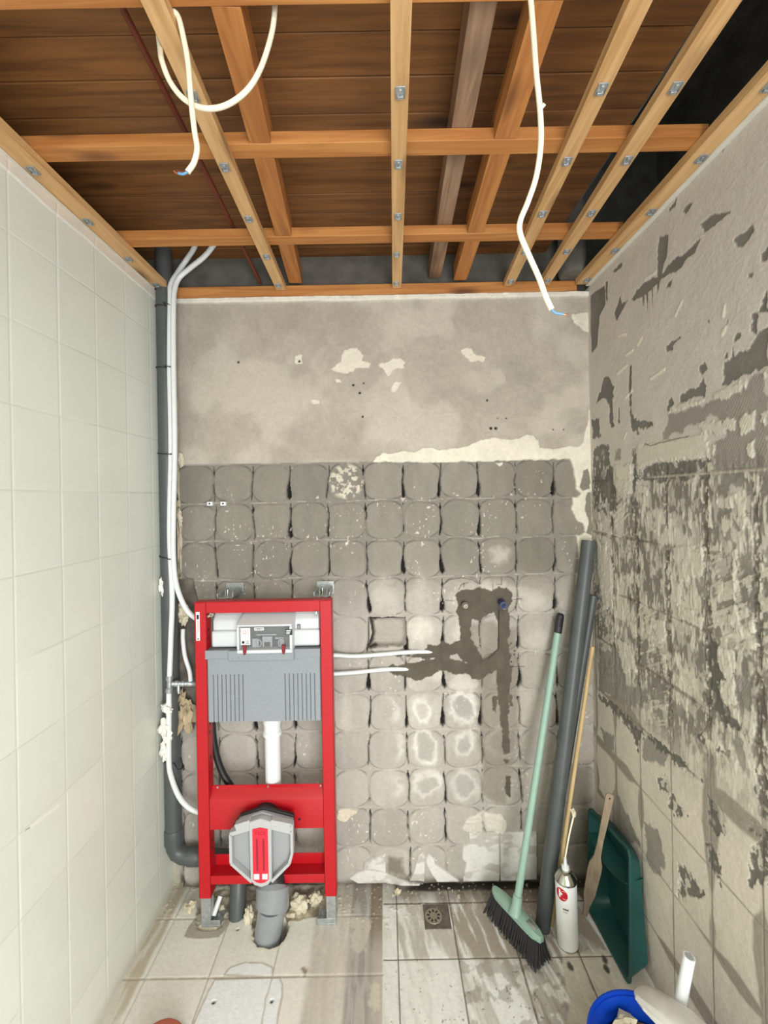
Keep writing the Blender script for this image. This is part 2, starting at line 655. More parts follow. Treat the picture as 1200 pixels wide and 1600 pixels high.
def back_fun(u, v):
    x, z = u, v
    N = len(x)
    h = np.zeros(N)
    f1 = fbm(x * 9, z * 9, 1, 5)
    f2 = fbm(x * 45, z * 45, 2, 4)
    f3 = fbm(x * 22, z * 120, 3, 3)
    # upper plaster
    c_pl = lin(170, 161, 148)
    col = np.tile(c_pl, (N, 1)) * (0.80 + 0.36 * f1)[:, None] * (0.93 + 0.14 * f2)[:, None]
    col = mixc(col, lin(198, 190, 176), sstep(.50, .66, fbm(x * 5 + 3, z * 5, 8, 4)) * .5)
    h += 0.004 * f1 + 0.0022 * f2
    # scraped ridges on the plaster
    rid = np.abs(fbm(x * 14 + 3 * z, z * 11, 21, 3) - .5)
    area_r = sstep(.5, .62, fbm(x * 4, z * 4 + 7, 22, 3))
    h += 0.0015 * sstep(.035, 0.0, rid) * area_r
    col *= (1 - 0.05 * sstep(.02, 0, rid) * area_r)[:, None]
    # cell grid
    wob = (fbm(x * 12, z * 12, 5, 3) - .5) * 0.010
    xw = x + (fbm(x * 11, z * 11, 91, 2) - .5) * .016
    zw = z + (fbm(x * 11, z * 11, 92, 2) - .5) * .014 * sstep(1.665, 1.62, z)
    cx = (xw - CELL_X0) / CELL_W
    cz = (CELL_Z0 - zw) / CELL_H
    ci = np.floor(cx).astype(int)
    ri = np.floor(cz).astype(int)
    ru = _hash(ci, ri, 31)
    rv = _hash(ci, ri, 32)
    rs = _hash(ci, ri, 33)
    lu = (cx - ci - .5)
    lv = -(cz - ri - .5)
    a = .503 + .014 * (rs - .5)
    b = .486 + .02 * (rv - .5)
    lu2 = lu + (ru - .5) * .02
    lv2 = lv + (rv - .5) * .02 + .008
    p = 2.7 + 1.2 * ru
    g = 1 - ((np.abs(lu2 / a)) ** p + (np.abs(lv2 / b)) ** p) ** (1 / p)
    gd = g * CELL_W * .5 + wob * .35
    pad = sstep(-.0005, .006, gd)
    dome = np.clip(gd / .07, 0, 1) ** .6
    lower = sstep(1.28, 1.05, z + .06 * (f1 - .5))
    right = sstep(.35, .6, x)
    c_dark = lin(132, 127, 117)
    c_low = lin(170, 164, 156)
    base = c_dark[None, :] * (1 - lower[:, None]) + c_low[None, :] * lower[:, None]
    leftdark = sstep(-.45, -.7, x) * sstep(1.1, 1.5, z)
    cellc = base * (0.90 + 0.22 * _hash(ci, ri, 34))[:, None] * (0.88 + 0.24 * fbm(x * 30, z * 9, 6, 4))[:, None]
    cellc *= (1 - .10 * right)[:, None]  # painted shade of the leaning tools: right columns darker and browner
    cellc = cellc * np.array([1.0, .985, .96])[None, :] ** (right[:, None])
    joint = base * (1.0 + .12 * (f2 - .5))[:, None]
    joint = joint * .96
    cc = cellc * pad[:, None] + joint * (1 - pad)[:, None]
    hh = -0.012 + 0.0030 * pad + 0.0035 * dome * pad + 0.0018 * f2 + .002 * (fbm(x * 20, z * 20, 7, 3) - .5)
    # outline of pads near the corners
    corner = sstep(.26, .40, np.abs(lv2)) * sstep(.12, .32, np.abs(lu2))
    outl = sstep(.0022, .0004, np.abs(gd - .0008)) * corner * sstep(.42, .56, _hash(ci * 2 + (lu > 0), ri * 2 + (lv > 0), 41) + .35 * fbm(x * 40, z * 40, 9, 2))
    cc = mixc(cc, lin(66, 60, 52), outl * .6)
    hh -= .004 * outl
    # horizontal row joints: pale thin line
    dz = np.minimum(np.abs(lv - .5), np.abs(lv + .5)) * CELL_H + (fbm(x * 18, z * 3, 11, 3) - .5) * .004
    rl = sstep(.0022, .0006, dz) * sstep(.40, .6, fbm(x * 14, ri * 3.1, 12, 3))
    cc = mixc(cc, lin(196, 190, 178), rl * .55)
    hh += .0025 * rl
    # vertical joint cracks, wedge opening towards the lower corner
    jx = np.round(cx)
    jh = _hash(jx.astype(int), ri, 51)
    jk = _hash(jx.astype(int), ri, 52)
    dj = (cx - jx) * CELL_W + (fbm(z * 26, jx * 3.3, 13, 3) - .5) * .010 + (lv) * .004 * (jk - .5) * 4
    wedge = sstep(.10, -.30, lv) * sstep(-.47, -.36, lv)
    top = np.exp(-((lv - .30) / .05) ** 2)
    wid = .0009 + .0070 * wedge * sstep(.35, .9, jh) + .0032 * top * jk + .0012 * (fbm(z * 60, jx, 14, 2) - .4)
    wid *= sstep(.47, .38, np.abs(lv)) * np.where(jh + .5 * fbm(z * 15, jx, 15, 2) > .36, 1, 0)
    crack = sstep(.0012, -.0006, np.abs(dj) - wid) * (wid > .0002)
    soft = sstep(.010, 0, np.abs(dj) - wid) * sstep(-.47, -.30, lv) * sstep(.3, .0, lv)
    cc = mixc(cc, lin(104, 97, 88), soft * .35)
    cc = mixc(cc, lin(20, 16, 13), crack)
    hh -= .018 * crack
    # specks of white
    sp = sstep(.88, .92, vnoise(x * 150, z * 110, 61)) * sstep(.52, .66, fbm(x * 8, z * 8, 62, 3))
    cc = mixc(cc, lin(228, 220, 205), sp * .7)
    # white stained pad
    for (px, py, rx, ry, st, side) in RINGS:
        X0, Z0 = toBack(px, py)
        q = np.hypot((x - X0) / (rx / 398.), (z - Z0) / (ry / 398.)) + (f2 - .5) * .55 + (fbm(x * 22, z * 22, 93, 3) - .5) * .9
        rr = np.exp(-((q - 1) / .26) ** 2) * (.45 + .9 * fbm(x * 28, z * 28, 94, 3))
        if side:
            rr *= sstep(-.1, .9, (x - X0) / (rx / 398.))
        cc = mixc(cc, lin(226, 222, 216), np.clip(rr * st * .75, 0, 1))
        inner = sstep(1, .6, q) * (0 if side else 1)
        cc = mixc(cc, lin(158, 155, 150), inner * .55)
    for (px, py, rx, ry, st) in BLOTCH:
        X0, Z0 = toBack(px, py)
        q = np.hypot((x - X0) / (rx / 398.), (z - Z0) / (ry / 398.)) + (f2 - .5) * .8 + (f1 - .5) * .5
        cc = mixc(cc, lin(212, 205, 193), sstep(1.25, .2, q) * st * (1 - crack))
    # pad with plaster splashes near the top
    X0, Z0 = toBack(541, 752)
    q = np.hypot(x - X0, z - Z0) / .07
    ringn = fbm(x * 60, z * 60, 66, 3)
    cc = mixc(cc, lin(214, 206, 186), sstep(1.1, .8, q) * sstep(.52, .60, ringn) * .8)
    hh += .006 * sstep(.5, .2, np.abs(q - .35)) * sstep(1, .7, q)
    # brown damp stains; the last patch just darkens the lower right pads
    damp = np.maximum(sdpoly(x, z, [toBack(*t) for t in [(735, 985), (770, 965), (808, 985), (812, 1060), (815, 1120), (800, 1215), (790, 1260), (745, 1250), (752, 1150), (748, 1080), (735, 1040)]], .05),
                      sdpoly(x, z, [toBack(*t) for t in [(694, 1030), (712, 1025), (712, 1060), (704, 1075), (690, 1078)]], .05))
    cc = mixc(cc, lin(112, 98, 84), sstep(-.012, .02, damp + (f1 - .5) * .07 + (f2 - .5) * .02) * .55 * (1 - crack))
    st2 = sdpoly(x, z, [toBack(*t) for t in [(603, 1338), (632, 1340), (636, 1372), (604, 1370)]], .05)
    cc = mixc(cc, lin(92, 80, 66), sstep(-.005, .02, st2 + (f2 - .5) * .02) * .7)
    st3 = sdpoly(x, z, [toBack(*t) for t in [(870, 1190), (925, 1190), (935, 1330), (900, 1370), (860, 1330)]], .05)
    cc = mixc(cc, lin(112, 104, 92), sstep(-.005, .03, st3 + (f1 - .5) * .05) * .6)
    # missing pad recess
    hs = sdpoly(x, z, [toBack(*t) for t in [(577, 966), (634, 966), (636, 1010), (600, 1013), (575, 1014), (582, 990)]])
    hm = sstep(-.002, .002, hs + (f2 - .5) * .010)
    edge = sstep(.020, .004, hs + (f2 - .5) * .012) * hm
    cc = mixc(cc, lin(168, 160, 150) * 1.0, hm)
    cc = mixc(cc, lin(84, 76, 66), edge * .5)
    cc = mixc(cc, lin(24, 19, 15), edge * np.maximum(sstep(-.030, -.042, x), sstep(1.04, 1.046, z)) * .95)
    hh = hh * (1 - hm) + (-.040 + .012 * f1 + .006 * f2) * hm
    # dark cement
    dk = np.full(N, -1.0)
    for poly in DARK_MORTAR:
        dk = np.maximum(dk, sdpoly(x, z, crop(poly, 600, 900, 4.615, toBack)))
    for poly in [[(775, 1040), (803, 1040), (797, 1080), (795, 1130), (798, 1177), (787, 1181), (783, 1130), (778, 1080)],
                 [(788, 1188), (796, 1188), (796, 1196), (789, 1196)],
                 [(794, 1085), (801, 1088), (802, 1104), (797, 1104)], [(770, 1090), (776, 1090), (776, 1115), (771, 1110)], [(790, 1212), (800, 1214), (797, 1250), (791, 1240)]]:
        dk = np.maximum(dk, sdpoly(x, z, [toBack(*t) for t in poly]))
    dkm = sstep(-.0015, .0015, dk + (f2 - .5) * .014 + (fbm(x * 120, z * 120, 95, 2) - .5) * .006)
    cdk = lin(88, 81, 70)[None, :] * (.78 + .45 * fbm(x * 25, z * 25, 71, 4))[:, None]
    cc = cc * (1 - dkm[:, None]) + cdk * dkm[:, None]
    hh = hh * (1 - .8 * dkm) + (-.006 + .004 * f2 - .002) * .8 * dkm
    # groove in the cement
    gr = sdline(x, z, crop([(832, 250), (828, 530), (760, 600)], 600, 900, 4.615, toBack))
    cc = mixc(cc, lin(28, 24, 20), sstep(.0022, .0008, gr))
    hh -= .006 * sstep(.003, .001, gr)
    for (qx, qy) in [(918, 490), (948, 545), (945, 572), (922, 622), (970, 600)]:
        X0, Z0 = crop([(qx, qy)], 600, 900, 4.615, toBack)[0]
        cc = mixc(cc, lin(24, 20, 17), sstep(.004, .0025, np.hypot(x - X0, z - Z0)))
    # pencil marks
    for ln in [[(445, 180), (510, 180)], [(579, 50), (579, 82)], [(788, 60), (788, 108)], [(852, 10), (852, 66)], [(820, 64), (852, 64)], [(935, 168), (998, 168)],
               [(540, 100), (555, 70), (580, 55), (610, 50)], [(905, 660), (1015, 655)], [(420, 75), (470, 30), (560, 15), (640, 30), (690, 60)]]:
        dl = sdline(x, z, crop(ln, 600, 900, 4.615, toBack))
        cc = mixc(cc, lin(70, 62, 54), sstep(.0022, .0008, dl) * .8)
    # bottom row tiles and remains
    tl = np.full(N, -1.0)
    for poly in [[(745, 285), (780, 262), (780, 207), (934, 205), (936, 455), (745, 460), (762, 362), (742, 345)], [(942, 205), (1130, 200), (1132, 450), (942, 455)],
                 [(225, 395), (230, 360), (290, 335), (341, 315), (342, 412), (290, 400)], [(465, 455), (490, 410), (510, 330), (530, 305), (545, 303), (545, 458)],
                 [(550, 340), (570, 318), (595, 340), (600, 370), (660, 410), (730, 460), (610, 462), (580, 420), (555, 370)],
                 [(190, 415), (230, 398), (330, 412), (400, 440), (470, 470), (540, 480), (460, 488), (330, 465), (200, 470), (150, 445)]]:
        tl = np.maximum(tl, sdpoly(x, z, crop(poly, 500, 1240, 3.333, toBack)))
    tm = sstep(-.0008, .0008, tl + (f2 - .5) * .002)
    ct = lin(214, 211, 206)[None, :] * (.90 + .16 * fbm(x * 40, z * 12, 72, 4))[:, None]
    dirt = sstep(.52, .66, fbm(x * 16, z * 30, 73, 4))
    ct = mixc(ct, lin(150, 140, 128), dirt * .5)
    cc = cc * (1 - tm[:, None]) + ct * tm[:, None]
    hh = hh * (1 - tm) + .001 * tm
    t0 = sdpoly(x, z, crop([(735, 180), (760, 150), (800, 118), (850, 98), (940, 115), (972, 150), (965, 200), (775, 205), (745, 205)], 500, 1240, 3.333, toBack))
    t0m = sstep(-.002, .002, t0 + (f2 - .5) * .02)
    cc = mixc(cc, lin(206, 200, 188) * 1.0, t0m * (.75 + .25 * (f3 > .5)))
    hh += .004 * t0m * (.5 + f3)
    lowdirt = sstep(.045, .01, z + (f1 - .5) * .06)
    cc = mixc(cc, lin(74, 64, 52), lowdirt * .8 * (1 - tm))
    fo = sdpoly(x, z, crop([(88, 130), (95, 90), (130, 78), (190, 95), (160, 135), (130, 155), (95, 152)], 500, 1240, 3.333, toBack))
    fom = sstep(-.002, .003, fo + (f2 - .5) * .02)
    cc = mixc(cc, lin(216, 206, 184), fom)
    hh += .012 * fom * f2
    # assemble rows below the plaster edge
    edge_z = CELL_Z0 + .001 * (f2 - .5)
    below = sstep(edge_z + .0015, edge_z - .0005, z)
    rowm = below * (x > -.84)
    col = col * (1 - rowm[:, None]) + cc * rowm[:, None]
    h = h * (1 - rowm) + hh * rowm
    shad = sstep(.01, 0, np.abs(z - CELL_Z0)) * (1 - rowm)
    # white plaster patches on the upper part
    wp = np.full(N, -1.0)
    for poly in [[(475, 235), (500, 215), (515, 185), (545, 178), (560, 200), (555, 215), (582, 220), (575, 232), (540, 232), (520, 250), (495, 245)],
                 [(603, 225), (630, 215), (660, 205), (677, 215), (670, 232), (640, 235), (630, 258), (618, 240)], [(635, 285), (650, 268), (665, 270), (655, 290), (640, 295)],
                 [(825, 185), (850, 180), (860, 195), (885, 205), (880, 215), (855, 215), (835, 205)], [(485, 262), (500, 258), (502, 272), (488, 274)],
                 [(425, 320), (445, 318), (448, 328), (428, 328)], [(378, 200), (395, 198), (400, 222), (380, 222)], [(915, 485), (935, 485), (928, 495)]]:
        wp = np.maximum(wp, sdpoly(x, z, crop(poly, 240, 440, 1.714, toBack)))
    wm = sstep(-.001, .0015, wp + (f2 - .5) * .018)
    col = mixc(col, lin(216, 209, 192), wm * .95)
    h += -.0015 * wm
    wb = np.full(N, -1.0)
    for poly in [[(70, 197), (90, 165), (130, 150), (170, 155), (220, 140), (270, 148), (310, 130), (360, 125), (400, 135), (470, 130), (530, 120), (600, 90), (660, 72), (700, 80), (760, 85), (800, 75), (830, 62), (865, 65), (885, 90), (895, 128), (960, 130), (1040, 120), (1085, 125), (1105, 100), (1120, 40), (1135, -60), (1180, -60), (1180, 600), (1100, 640), (1090, 560), (1120, 540), (1110, 500), (1075, 480), (1052, 420), (1058, 370), (1085, 368), (1100, 350), (1075, 330), (1060, 230), (1045, 182), (840, 186), (600, 193), (350, 197)],
                 [(1140, -60), (1150, -300), (1145, -560), (1180, -560), (1180, -60)], [(1082, 560), (1100, 560), (1100, 660), (1085, 800), (1078, 800), (1090, 660)],
                 [(1050, -530), (1120, -540), (1180, -540), (1180, -420), (1150, -430), (1110, -450), (1060, -490)]]:
        wb = np.maximum(wb, sdpoly(x, z, crop(poly, 560, 660, 3.158, toBack)))
    wbm = sstep(-.001, .0012, wb + (f2 - .5) * .012)
    cw = lin(222, 215, 197)[None, :] * (.84 + .26 * fbm(x * 28, z * 28, 75, 4))[:, None]
    col = col * (1 - wbm[:, None]) + cw * wbm[:, None]
    h = np.where(wbm > .5, .003 + .006 * f1, h)
    gp = np.maximum(sdpoly(x, z, crop([(1088, 320), (1105, 240), (1130, 225), (1140, 260), (1140, 330), (1105, 335)], 560, 660, 3.158, toBack)),
                    sdpoly(x, z, crop([(1125, 345), (1145, 340), (1150, 560), (1120, 545), (1135, 500), (1115, 430)], 560, 660, 3.158, toBack)))
    col = mixc(col, lin(128, 122, 110), sstep(-.002, .002, gp + (f2 - .5) * .01))
    # holes
    for (qx, qy, r) in [(227, 216, 3), (390, 213, 3), (535, 277, 3), (552, 298, 3), (562, 272, 2), (560, 362, 2.5), (893, 318, 2.4), (903, 393, 3.6), (916, 393, 3.6), (921, 366, 1.8), (944, 366, 1.8), (1070, 396, 1.8), (1098, 396, 1.8)]:
        X0, Z0 = crop([(qx, qy)], 240, 440, 1.714, toBack)[0]
        q = np.hypot(x - X0, z - Z0)
        col = mixc(col, lin(34, 26, 22), sstep(r * .0019, r * .0012, q))
        h -= .01 * sstep(r * .0017, r * .001, q)
    # crumbling left edge with old foam and filler
    ed = XL + .052 + .010 * fbm(z * 9, z * 0 + 3, 80, 3) + .010 * (fbm(z * 40, x * 30, 81, 3) - .5)
    em = sstep(ed + .001, ed - .001, x) * sstep(.9, 1.0, z)
    cf = lin(206, 196, 170)[None, :] * (.75 + .4 * f2)[:, None]
    col = col * (1 - em[:, None]) + cf * em[:, None]
    h += em * (.006 * f2)
    h = np.where(x < XL + .040, h - .03, h)
    # left lower: broken masonry behind the frame
    bl = sdpoly(x, z, [toBack(*t) for t in [(268, 905), (300, 905), (312, 960), (318, 1090), (300, 1140), (268, 1140)]], .05)
    bm_ = sstep(-.004, .006, bl + (f1 - .5) * .03)
    cb = lin(128, 121, 110)[None, :] * (.30 + .9 * fbm(x * 30, z * 30, 82, 4))[:, None]
    col = col * (1 - bm_[:, None]) + cb * bm_[:, None]
    h = h * (1 - bm_) + (-.035 + .035 * f1) * bm_
    # white lip at the top of the wall
    lip = sstep(-.002, .002, z - (2.292 + .006 * fbm(x * 14, x * 0, 83, 3)))
    cl = lin(226, 220, 205)[None, :] * (.86 + .2 * f2)[:, None]
    col = col * (1 - lip[:, None]) + cl * lip[:, None]
    h += lip * (.010 + .006 * fbm(x * 30, z * 30, 84, 3))
    pos = np.stack([x, D - h, z], 1)
    return pos, col


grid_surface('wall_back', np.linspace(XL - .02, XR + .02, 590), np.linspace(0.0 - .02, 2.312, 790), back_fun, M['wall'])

# ------------------------------------------------------------------ right wall
RW_DARK = [
    (880, 400, 3.75, [
        [(160, 230), (245, 170), (250, 280), (215, 350), (200, 530), (170, 570), (160, 450)], [(250, 150), (262, 150), (262, 270), (250, 260)],
        [(300, 330), (335, 240), (345, 280), (385, 250), (340, 330), (320, 375), (305, 365)], [(400, 250), (430, 200), (480, 150), (560, 115), (545, 160), (500, 200), (450, 240), (415, 265)],
        [(550, 0), (600, 0), (590, 40), (575, 130), (552, 220), (550, 110)], [(580, 110), (600, 70), (660, 10), (735, 0), (700, 60), (660, 95), (620, 100), (590, 125)],
        [(465, 220), (475, 220), (473, 290), (466, 290)], [(488, 210), (498, 210), (496, 330), (490, 330)], [(519, 170), (527, 170), (525, 300), (520, 300)], [(600, 190), (620, 150), (640, 140), (630, 185)],
        [(605, 530), (640, 495), (690, 475), (645, 520), (640, 550), (612, 565)], [(195, 860), (215, 800), (240, 710), (270, 705), (300, 770), (290, 860), (295, 990), (280, 1000), (270, 870), (240, 820), (205, 860)],
        [(390, 640), (403, 640), (400, 780), (405, 930), (430, 970), (510, 960), (525, 985), (500, 1010), (440, 1010), (440, 1045), (400, 1010), (390, 930), (385, 820)],
        [(165, 960), (210, 950), (220, 1065), (175, 1065)], [(685, 860), (690, 820), (730, 790), (790, 770), (820, 720), (840, 760), (830, 820), (760, 830), (720, 850)],
        [(800, 640), (830, 628), (845, 660), (825, 685), (800, 670)], [(615, 840), (660, 850), (625, 905), (612, 900)], [(1150, 300), (1200, 190), (1200, 320), (1150, 330)],
        [(1105, 350), (1145, 325), (1130, 460), (1118, 460)], [(1005, 490), (1020, 452), (1035, 470), (1015, 500)], [(990, 530), (1005, 530), (1000, 600), (990, 590)],
        [(940, 600), (965, 565), (962, 600), (942, 610)], [(930, 760), (945, 620), (1010, 590), (1080, 535), (1150, 450), (1200, 420), (1200, 640), (1110, 690), (1060, 700), (1000, 745)],
        [(185, 1130), (220, 1100), (270, 1105), (268, 1170), (280, 1230), (310, 1250), (320, 1500), (180, 1500), (178, 1180)], [(405, 1130), (425, 1125), (430, 1290), (420, 1500), (400, 1500), (400, 1250)],
        [(325, 890), (332, 890), (332, 970), (325, 970)], [(845, 370), (858, 368), (856, 388), (847, 388)], [(955, 368), (972, 365), (970, 400), (957, 400)], [(1088, 105), (1110, 100), (1105, 125), (1090, 122)],
        [(330, 60), (355, 25), (345, 60), (300, 95)], [(435, 1290), (480, 1240), (560, 1210), (600, 1205), (740, 1195), (860, 1190), (865, 1300), (600, 1310), (440, 1330)]]),
    (600, 0, 2.0, [
        [(775, 940), (820, 890), (865, 860), (990, 745), (970, 790), (920, 830), (870, 870), (820, 920), (790, 935)], [(860, 740), (890, 735), (885, 800), (860, 860), (855, 800)],
        [(990, 700), (1030, 670), (1085, 660), (1040, 700), (1000, 730)], [(890, 650), (915, 620), (910, 650), (890, 660)], [(935, 660), (950, 635), (965, 635), (945, 668)],
        [(715, 850), (745, 815), (740, 835), (720, 850)], [(1110, 400), (1165, 335), (1198, 300), (1190, 320), (1150, 365), (1120, 400)], [(1040, 470), (1070, 445), (1060, 470)], [(990, 525), (1030, 490), (1010, 520)],
        [(1095, 750), (1150, 705), (1155, 725), (1120, 770), (1105, 770)], [(1180, 790), (1200, 775), (1200, 810), (1185, 815)]]),
    (900, 1000, 4.0, [
        [(140, 340), (240, 390), (380, 540), (600, 700), (830, 900), (820, 930), (600, 740), (410, 590), (390, 700), (330, 560), (230, 440), (150, 380)], [(600, 960), (690, 1080), (620, 1100), (590, 1040)],
        [(820, 960), (950, 1130), (930, 1180), (880, 1230), (840, 1160)], [(820, 0), (890, 0), (880, 130), (920, 260), (900, 340), (980, 470), (1030, 530), (1000, 560), (900, 500), (850, 380), (830, 250)],
        [(820, 1260), (900, 1340), (910, 1560), (850, 1400)], [(1100, 1300), (1200, 1200), (1200, 1500), (1100, 1540)], [(1050, 1100), (1200, 1200), (1200, 1260), (1080, 1180)], [(640, 1400), (700, 1430), (820, 1600), (640, 1600)],
        [(520, 870), (570, 850), (600, 930), (560, 960), (500, 930)], [(770, 550), (820, 570), (800, 620), (760, 600)], [(880, 690), (970, 690), (950, 720), (890, 700)], [(1130, 820), (1200, 860), (1200, 1120), (1160, 1100), (1130, 940)]]),
]
RW_MED = [
    (880, 400, 3.75, [[(590, 1085), (615, 920), (700, 900), (820, 850), (860, 830), (950, 850), (1010, 800), (1080, 740), (1120, 690), (1200, 640), (1200, 1260), (1100, 1250), (870, 1280), (870, 1060), (960, 1060), (920, 970), (860, 960), (740, 1000), (700, 1040), (640, 1050)],
                      [(310, 1150), (340, 1130), (335, 1180), (310, 1180)]]),
    (900, 1000, 4.0, [[(1000, 230), (1090, 260), (1090, 440), (1020, 400)], [(140, 60), (260, 60), (300, 300), (520, 300), (560, 400), (450, 340), (420, 420), (330, 400), (140, 320)],
                      [(440, 600), (580, 690), (580, 760), (520, 780), (430, 740)], [(430, 1140), (520, 1180), (560, 1400), (520, 1480), (430, 1380)], [(260, 960), (330, 1100), (420, 1300), (290, 1250), (260, 1100)],
                      [(150, 540), (240, 600), (240, 700), (180, 660)]]),
]
RW_LIGHT = [
    (880, 400, 3.75, [[(440, 1110), (840, 1040), (860, 1180), (740, 1190), (640, 1200), (560, 1195), (470, 1235), (435, 1260)], [(1030, 970), (1070, 900), (1110, 910), (1130, 960), (1110, 1040), (1060, 1050)],
                      [(1070, 1080), (1120, 1080), (1130, 1180), (1090, 1190)], [(870, 820), (1040, 730), (1090, 740), (1070, 770), (930, 835)], [(800, 990), (860, 960), (960, 980), (960, 1050), (880, 1060)],
                      [(1170, 680), (1200, 650), (1200, 720), (1170, 725)], [(960, 960), (1015, 960), (1000, 1020), (975, 1010)], [(620, 920), (640, 880), (830, 840), (830, 855), (700, 900)],
                      [(1165, 930), (1200, 920), (1200, 1000), (1165, 990)], [(905, 1100), (880, 1190), (870, 1090)]]),
    (900, 700, 4.0, [[(600, 610), (800, 620), (800, 780), (760, 800), (660, 840), (620, 700)], [(130, 570), (190, 620), (200, 700), (235, 730), (235, 1000), (170, 1000), (135, 700)],
                     [(630, 970), (700, 1000), (800, 1060), (790, 1140), (720, 1100), (640, 1060)], [(890, 1240), (1000, 1250), (1000, 1420), (1000, 1600), (930, 1600), (890, 1480), (930, 1440), (890, 1330)],
                     [(930, 310), (1000, 290), (990, 380), (940, 370)], [(1000, 430), (1090, 420), (1080, 480), (1010, 500)], [(380, 200), (450, 260), (440, 290), (380, 280)], [(240, 120), (360, 100), (350, 280), (260, 290), (230, 180)],
                     [(985, 640), (1000, 640), (1005, 1040), (985, 1000)], [(470, 1060), (560, 1080), (560, 1180), (520, 1190), (470, 1110)], [(960, 1040), (1010, 1040), (1045, 1170), (960, 1110)],
                     [(250, 1180), (340, 1230), (380, 1400), (300, 1400)], [(1085, 1060), (1130, 1060), (1120, 1160), (1090, 1120)], [(820, 240), (835, 240), (858, 490), (835, 490)],
                     [(1150, 720), (1165, 720), (1165, 1080), (1150, 1080)], [(825, 90), (860, 90), (850, 150), (820, 150)], [(330, 600), (345, 600), (335, 700)]]),
]


def right_fun(u, v):
    y, z = u, v
    N = len(y)
    f1 = fbm(y * 10, z * 10, 101, 5)
    f2 = fbm(y * 50, z * 50, 102, 4)
    f3 = fbm(y * 120, z * 16, 103, 3)     # vertical comb
    f4 = fbm(y * 14 + z * 20, z * 110 + y * 60, 104, 3)
    c_hi = lin(198, 191, 182)
    c_lo = lin(212, 203, 188)
    t = sstep(1.7, 1.0, z)[:, None]
    col = (c_hi * (1 - t) + c_lo * t) * (.93 + .12 * f1)[:, None] * (.96 + .08 * f2)[:, None]
    h = .002 * f1 + .001 * f2
    # trowel marks on the upper part
    tm = np.abs(fbm(y * 10 + z * 9, z * 6 - y * 3, 105, 2) - .5)
    h += .0004 * sstep(.03, 0, tm) * sstep(1.7, 1.85, z)
    # joint grid of the removed tiles
    yj = (1.73 - y) / .1535
    zj = (1.575 - z) / .2
    dy = np.abs(yj - np.round(yj)) * .1535
    dz = np.abs(zj - np.round(zj)) * .2
    wv = .004 + .020 * fbm(np.round(yj) * 3.7, z * 6, 106, 3)
    wz = .003 + .014 * fbm(np.round(zj) * 5.1, y * 6, 107, 3)
    zone = sstep(1.64, 1.58, z + .04 * (f1 - .5)) * sstep(.70, .95, z + .14 * (f1 - .5))
    near = sstep(1.5, .95, y)
    # dense residue zone
    cl = np.floor(yj).astype(int)
    rl = np.floor(zj).astype(int)
    cellr = _hash(cl, rl, 110)
    comb = np.where(_hash(cl, rl, 111) > .25, f3, f4)
    field = .50 * f1 + .22 * f2 + .30 * comb + (cellr - .5) * .16
    hf = fbm(y * 75, z * 38, 121, 4)
    zd = sstep(.47, .535, .55 * field + .47 * hf - .02 + .02 * near) * zone
    dens = (.62 + .4 * f1) * zd
    darkc = lin(100, 97, 90)
    medc = lin(150, 143, 132)
    mm = sstep(.40, .56, .6 * f1 + .4 * fbm(y * 30, z * 30, 112, 3)) * zone
    col = mixc(col, medc, mm * (.35 + .5 * comb))
    col = mixc(col, darkc, dens * .8)
    lt = sstep(.56, .60, .5 * comb + .5 * fbm(y * 55, z * 22, 122, 4)) * zone
    col = mixc(col, lin(210, 202, 187), lt * .8)
    h += .0012 * lt
    h -= .0012 * dens
    # dark stripes along joints
    jl = sstep(.004, -.003, dy - wv * (.35 + .65 * f2)) * zone
    jh = sstep(.003, -.002, dz - wz * (.3 + .7 * f2) * .7) * zone
    jn = np.maximum(jl * sstep(.38, .5, fbm(y * 60, z * 35, 113, 3)), jh * .75 * sstep(.40, .52, fbm(y * 22, z * 60, 125, 3)))
    col = mixc(col, lin(92, 86, 77), jn * .8)
    h -= .002 * jn
    # small splinters, pale and dark, along joints
    spk = vnoise(y * 190, z * 110, 114)
    nearj = sstep(.030, .0, dy) * zone
    col = mixc(col, lin(72, 66, 58), sstep(.80, .86, spk) * nearj * .8)
    col = mixc(col, lin(222, 214, 198), sstep(.18, .12, spk) * nearj * .8)
    # lower zone: soft dark bands on grid
    zl = sstep(.90, .78, z + .06 * (f1 - .5))
    wv2 = .002 + .030 * sstep(.42, .72, fbm(np.round(yj) * 9.7, z * 4, 116, 3))
    b1 = sstep(.006, -.004, dy - wv2 * (.4 + .8 * f1))
    wz2 = .001 + .034 * sstep(.45, .75, fbm(np.round(zj) * 7.7, y * 4, 117, 3))
    b2 = sstep(.006, -.004, dz - wz2 * (.4 + .8 * f1))
    col = mixc(col, lin(140, 132, 120), np.maximum(b1, b2) * zl * .85)
    fine = np.maximum(sstep(.0016, .0006, dy), sstep(.0016, .0006, dz)) * np.clip(zl + zone * .8, 0, 1)
    col = mixc(col, lin(112, 100, 86), fine * sstep(.52, .6, f1 + .2 * f2) * .55)
    h -= .0012 * fine
    # traced patches

    def field_of(lst):
        d = np.full(N, -1.0)
        for (ox, oy, s, polys) in lst:
            for poly in polys:
                d = np.maximum(d, sdpoly(y, z, crop(poly, ox, oy, s, toRight)))
        return d
    md = field_of(RW_MED)
    mdm = sstep(-.004, .004, md + (f2 - .5) * .03 + (f1 - .5) * .03)
    comb2 = np.sin((y * .9 + z * .5 + .01 * f1) * 900) * .5 + .5
    cmed = lin(136, 131, 123)[None, :] * (.84 + .22 * f1 + .10 * comb2)[:, None]
    a = mdm * .85
    col = col * (1 - a[:, None]) + cmed * a[:, None]
    h -= .0010 * mdm * comb2
    dk = field_of(RW_DARK)
